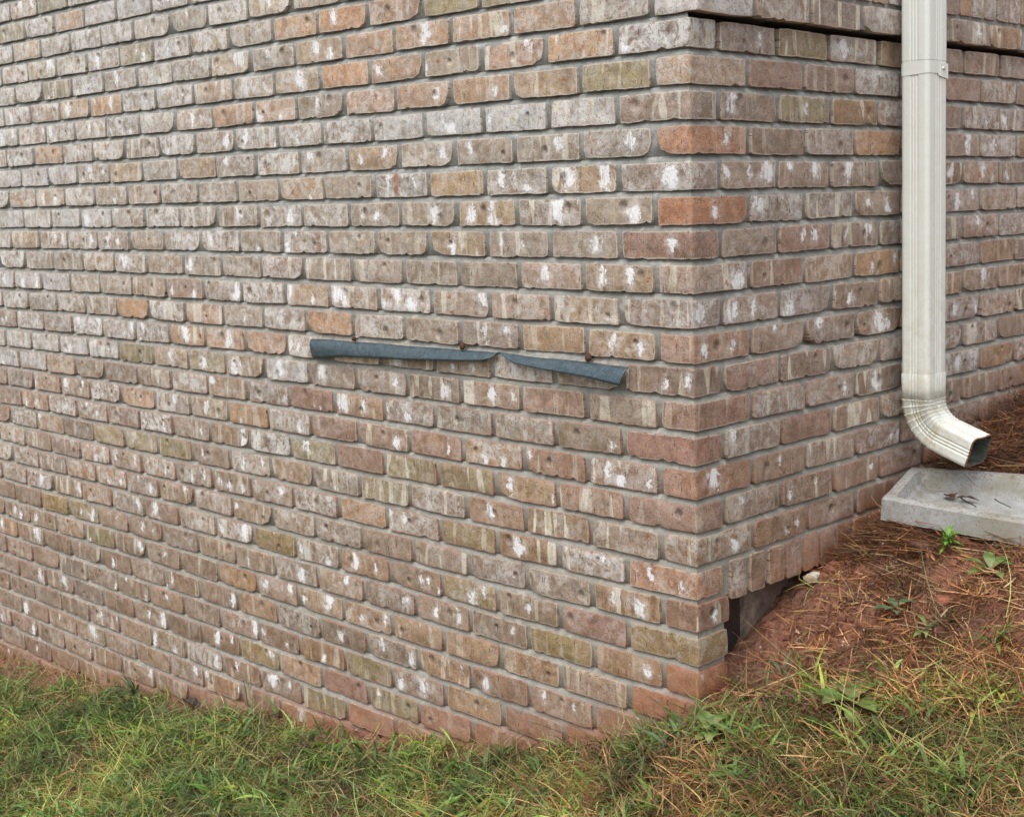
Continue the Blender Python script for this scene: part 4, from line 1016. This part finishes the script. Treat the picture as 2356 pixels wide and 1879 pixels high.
# ------------------------------------------------------------------ weeds with separate leaves
def leaf_mesh(base, az, L, W, rise, droop, fold=.25, wavy=0.0, n=8, seed=0):
    r_ = random.Random(seed); pts = []; ph = r_.uniform(0, 6)
    x, y, z = base; th = rise
    prof = [.12, .45, .80, .97, 1.0, .90, .68, .38, .04]
    for i in range(n + 1):
        f_ = i / n; w = W * .5 * prof[i] * (1 + wavy * math.sin(f_ * 19 + ph))
        sx, sy = -math.sin(az), math.cos(az)
        for s in (-1, -.5, 0, .5, 1):
            up = abs(s) * w * fold + wavy * .25 * W * math.sin(f_ * 11 + s * 3 + ph)
            pts.append((x + sx * s * w, y + sy * s * w, z + up))
        x += math.cos(az) * math.cos(th) * L / n; y += math.sin(az) * math.cos(th) * L / n; z += math.sin(th) * L / n
        th -= droop / n
    faces = [(i * 5 + j, (i + 1) * 5 + j, (i + 1) * 5 + j + 1, i * 5 + j + 1) for i in range(n) for j in range(4)]
    return np.array(pts), faces
def gz(x, y): return float(ground_full(np.array([x]), np.array([y]))[0])
def weed(name, x, y, leaves, mat, label, cat='weed', up=.2, group=None):
    z = gz(x, y) + up
    root = empty(name, V(x, y, z), label=label, cat=cat, group=group)
    for i, (az, L, W, rise, droop, wavy, oz) in enumerate(leaves):
        v, f = leaf_mesh((x + .06 * math.cos(az), y + .06 * math.sin(az), z + oz), az, L, W, rise, droop, wavy=wavy, seed=i + int(x * 10))
        g = ground_full(v[:, 0], v[:, 1]) + .05
        v[:, 2] = np.maximum(v[:, 2], g + .02 * np.sin(v[:, 0] * 9))
        if y > .3: v[:, 0] = np.maximum(v[:, 0], .08)
        mesh_obj('leaf', to_m(v), f, mat, root)
R_ = random.Random(4)
weed('dandelion_plant', 4.7, .8, [(a + R_.uniform(-.2, .2), R_.uniform(.95, 1.55), R_.uniform(.42, .62), R_.uniform(.15, .6), R_.uniform(.3, .9), .12, R_.uniform(.05, .25)) for a in np.linspace(0, 6.0, 9)], M_green, 'large flat rosette weed with broad green leaves in the right-hand grass')
weed('broadleaf_clump', 1.53, -1.34, [(a + R_.uniform(-.3, .3), R_.uniform(.5, .95), R_.uniform(.35, .52), R_.uniform(.3, 1.0), R_.uniform(.6, 1.6), .2, R_.uniform(.05, .35)) for a in np.linspace(0, 6.0, 12)], M_green, 'low crinkled broadleaf weed in the grass just below the brick corner')
weed('small_herb', 3.88, 7.74, [(R_.uniform(0, 6.28), R_.uniform(.16, .55), R_.uniform(.10, .17), R_.uniform(.2, 1.3), R_.uniform(.2, 1.2), .1, R_.uniform(.05, .42)) for a in range(44)], M_bright, 'small bright green herb on the clay below the splash block')
weed('broadleaf_weed', 5.71, 6.99, [(3.6, .95, .36, .9, 1.3, .05, .1), (4.4, .9, .42, .5, .9, .05, .05), (2.2, .85, .34, 1.0, 1.2, .05, .15), (1.1, .75, .42, .8, 1.0, .05, .2), (5.6, .8, .40, .5, 1.0, .05, .05), (.2, .7, .36, .9, 1.2, .08, .15), (3.0, .7, .3, .5, .7, .05, .0)], M_green, 'leafy green weed near the right edge under the splash block')
weed('young_weed', 3.85, 4.76, [(3.9, .85, .36, .5, 1.0, .05, .1), (2.7, .6, .30, .7, 1.1, .1, .2), (1.2, .55, .34, .8, 1.3, .1, .25), (5.2, .6, .26, .6, 1.0, .05, .1), (.3, .55, .30, .9, 1.2, .1, .25), (4.6, .5, .26, .7, 1.0, .1, .15)], M_green2, 'grey green young weed in the middle of the straw slope')
weed('grass_sprout', 1.86, 1.56, [(2.6, .95, .13, .5, .9, 0, .0), (.6, 1.0, .14, 1.1, .9, 0, .0), (4.0, .85, .12, .35, .7, 0, 0), (5.5, .8, .12, .8, 1.0, 0, 0), (1.4, .8, .10, 1.3, .7, 0, 0)], M_green2, 'green grass sprout on the clay just right of the brick corner', 'grass sprout')
weed('grass_sprout', 5.3, 3.9, [(2.4, 1.1, .16, .6, 1.5, 0, .1), (1.7, .95, .14, .5, 1.1, 0, .0), (5.2, .9, .15, .5, .9, 0, .0), (4.6, .6, .20, .3, .8, 0, 0)], M_green, 'arching grass sprout below the grey green young weed', 'grass sprout')
weed('grass_sprout', 7.4, 3.9, [(R_.uniform(0, 6.28), R_.uniform(.6, 1.1), R_.uniform(.09, .14), R_.uniform(.5, 1.3), R_.uniform(.6, 1.6), 0, 0) for a in range(11)], M_green, 'tuft of curled grass leaves at the right edge where clay meets lawn', 'grass sprout')
weed('grass_tuft', -32.6, -.55, [(R_.uniform(3.0, 6.4), R_.uniform(.5, 1.5), R_.uniform(.05, .10), R_.uniform(.5, 1.5), R_.uniform(.4, 1.4), 0, .1) for a in range(30)], M_green2, 'tall yellow green grass tuft against the foot of the left wall', 'grass tuft')
weed('tall_stalk', -23.6, -.3, [(3.2, 1.5, .05, 1.45, .2, 0, 0), (2.6, .45, .08, .8, .4, 0, .9), (.2, .4, .07, .8, .5, 0, 1.1)], M_green2, 'thin green stalk standing against the lower left brickwork', 'stalk')

# ------------------------------------------------------------------ stones, clods, leaves, twigs
def lump(name, x, y, z, sx, sy, sz, mat, label, cat, seed=1):
    bm = bmesh.new(); bmesh.ops.create_icosphere(bm, subdivisions=3, radius=1)
    r_ = random.Random(seed); ph = [r_.uniform(0, 6) for _ in range(6)]
    vs3 = []
    for v in bm.verts:
        p = v.co; k = 1 + .14 * math.sin(p.x * 3 + ph[0]) + .12 * math.sin(p.y * 4 + ph[1] + p.z * 2) + .08 * math.sin(p.z * 7 + ph[2] + p.x * 3) + .05 * math.sin(p.x * 13 + p.y * 11 + ph[3])
        vs3.append((x + p.x * sx * k, y + p.y * sy * k, z + p.z * sz * k))
    f = [tuple(v.index for v in fc.verts) for fc in bm.faces]; bm.free()
    tag(mesh_obj(name, to_m(np.array(vs3)), f, mat, None), label, cat)
lump('stone', .12, 5.75, -16.58, .26, .33, .17, M_stonew, 'pale stone wedged under the upright bricks of the right wall', 'stone', 3)
lump('stone', .10, 7.5, -16.32, .17, .26, .12, M_stonew, 'smaller tan stone under the upright bricks nearer the splash block', 'stone', 9)
lump('clay_lump', .45, 6.6, -16.42, .30, .36, .26, M_clod, 'round red clay lump beside the pale stone', 'clay lump', 5)
lump('clay_lump', 3.0, 8.35 - .6, gz(3.0, 7.75) + .1, .42, .34, .22, M_clodb, 'dark brown clay lump in front of the splash block', 'clay lump', 11)
lump('clay_lump', 5.0, 5.35, gz(5.0, 5.35) + .08, .28, .24, .17, M_clod, 'small red clay lump in the middle of the straw', 'clay lump', 15)
def flat_leaf(name, x, y, z, az, L, W, mat, label, tiltz=.15, cat='dead leaf'):
    v, f = leaf_mesh((x, y, z), az, L, W, tiltz, .5, fold=.35, wavy=.25, seed=int(abs(x) * 13))
    tag(mesh_obj(name, to_m(v), f, mat, None), label, cat)
flat_leaf('dead_leaf', 8.0, 1.0, gz(8.2, 1.1) + .28, .5, .95, .42, M_leafred, 'rust red dead leaf lying on the grass at the right')
flat_leaf('dead_leaf', -8.6, -4.2, gz(-8.6, -4.2) + .45, 1.0, .8, .3, M_leafred, 'brownish red dead leaf in the grass below the left wall')
flat_leaf('dead_leaf', 2.5, 10.65, -14.50, 2.5, .62, .45, M_leafdark, 'dark curled dead leaf lying inside the splash block')
flat_leaf('dead_leaf', 2.55, 10.75, -14.49, .35, .75, .26, M_leafdark, 'narrow dark dead leaf inside the splash block beside the twig')
def stick(name, p0, p1, r, mat, label):
    p0 = np.array(p0, float); p1 = np.array(p1, float); d = p1 - p0; d /= np.linalg.norm(d)
    a_ = np.cross(d, (0, 0, 1)); a_ /= np.linalg.norm(a_); b_ = np.cross(d, a_); vs4 = []
    for k in range(6):
        f_ = k / 5; p = p0 + (p1 - p0) * f_ + a_ * .03 * math.sin(f_ * 5); rr = r * (1 - .5 * f_)
        for i in range(6): vs4.append(p + rr * (a_ * math.cos(i * 1.0472) + b_ * math.sin(i * 1.0472)))
    f = [(k * 6 + i, k * 6 + (i + 1) % 6, (k + 1) * 6 + (i + 1) % 6, (k + 1) * 6 + i) for k in range(5) for i in range(6)]
    tag(mesh_obj(name, to_m(np.array(vs4)), f, mat, None), label, 'twig')
stick('twig', (2.75, 10.65, -14.44), (3.55, 10.15, -14.56), .03, M_twig, 'short dark twig beside the dead leaves in the splash block')
stick('twig', (3.7, 11.2, -14.46), (4.5, 10.7, -14.56), .02, M_twig, 'thin dark twig farther right in the splash block')
stick('straw_stalk', (-.1 + 1.2, .5, gz(1.1, .5) + .35), (3.2, 1.9, gz(3.2, 1.9) + .35), .03, simple('dry_stalk', (.40, .27, .12), .7), 'long dry tan stalk sloping up from the grass at the brick corner')
# black scrap at the foot of the left wall
v, f = leaf_mesh((-28.9, -.35, gz(-28.9, -.35) + .45), .1, 1.6, .5, -.1, .2, fold=.5, wavy=.3, seed=3)
tag(mesh_obj('plastic_scrap', to_m(v), f, M_tar, None), 'black plastic scrap in the grass against the lower left bricks', 'plastic scrap')
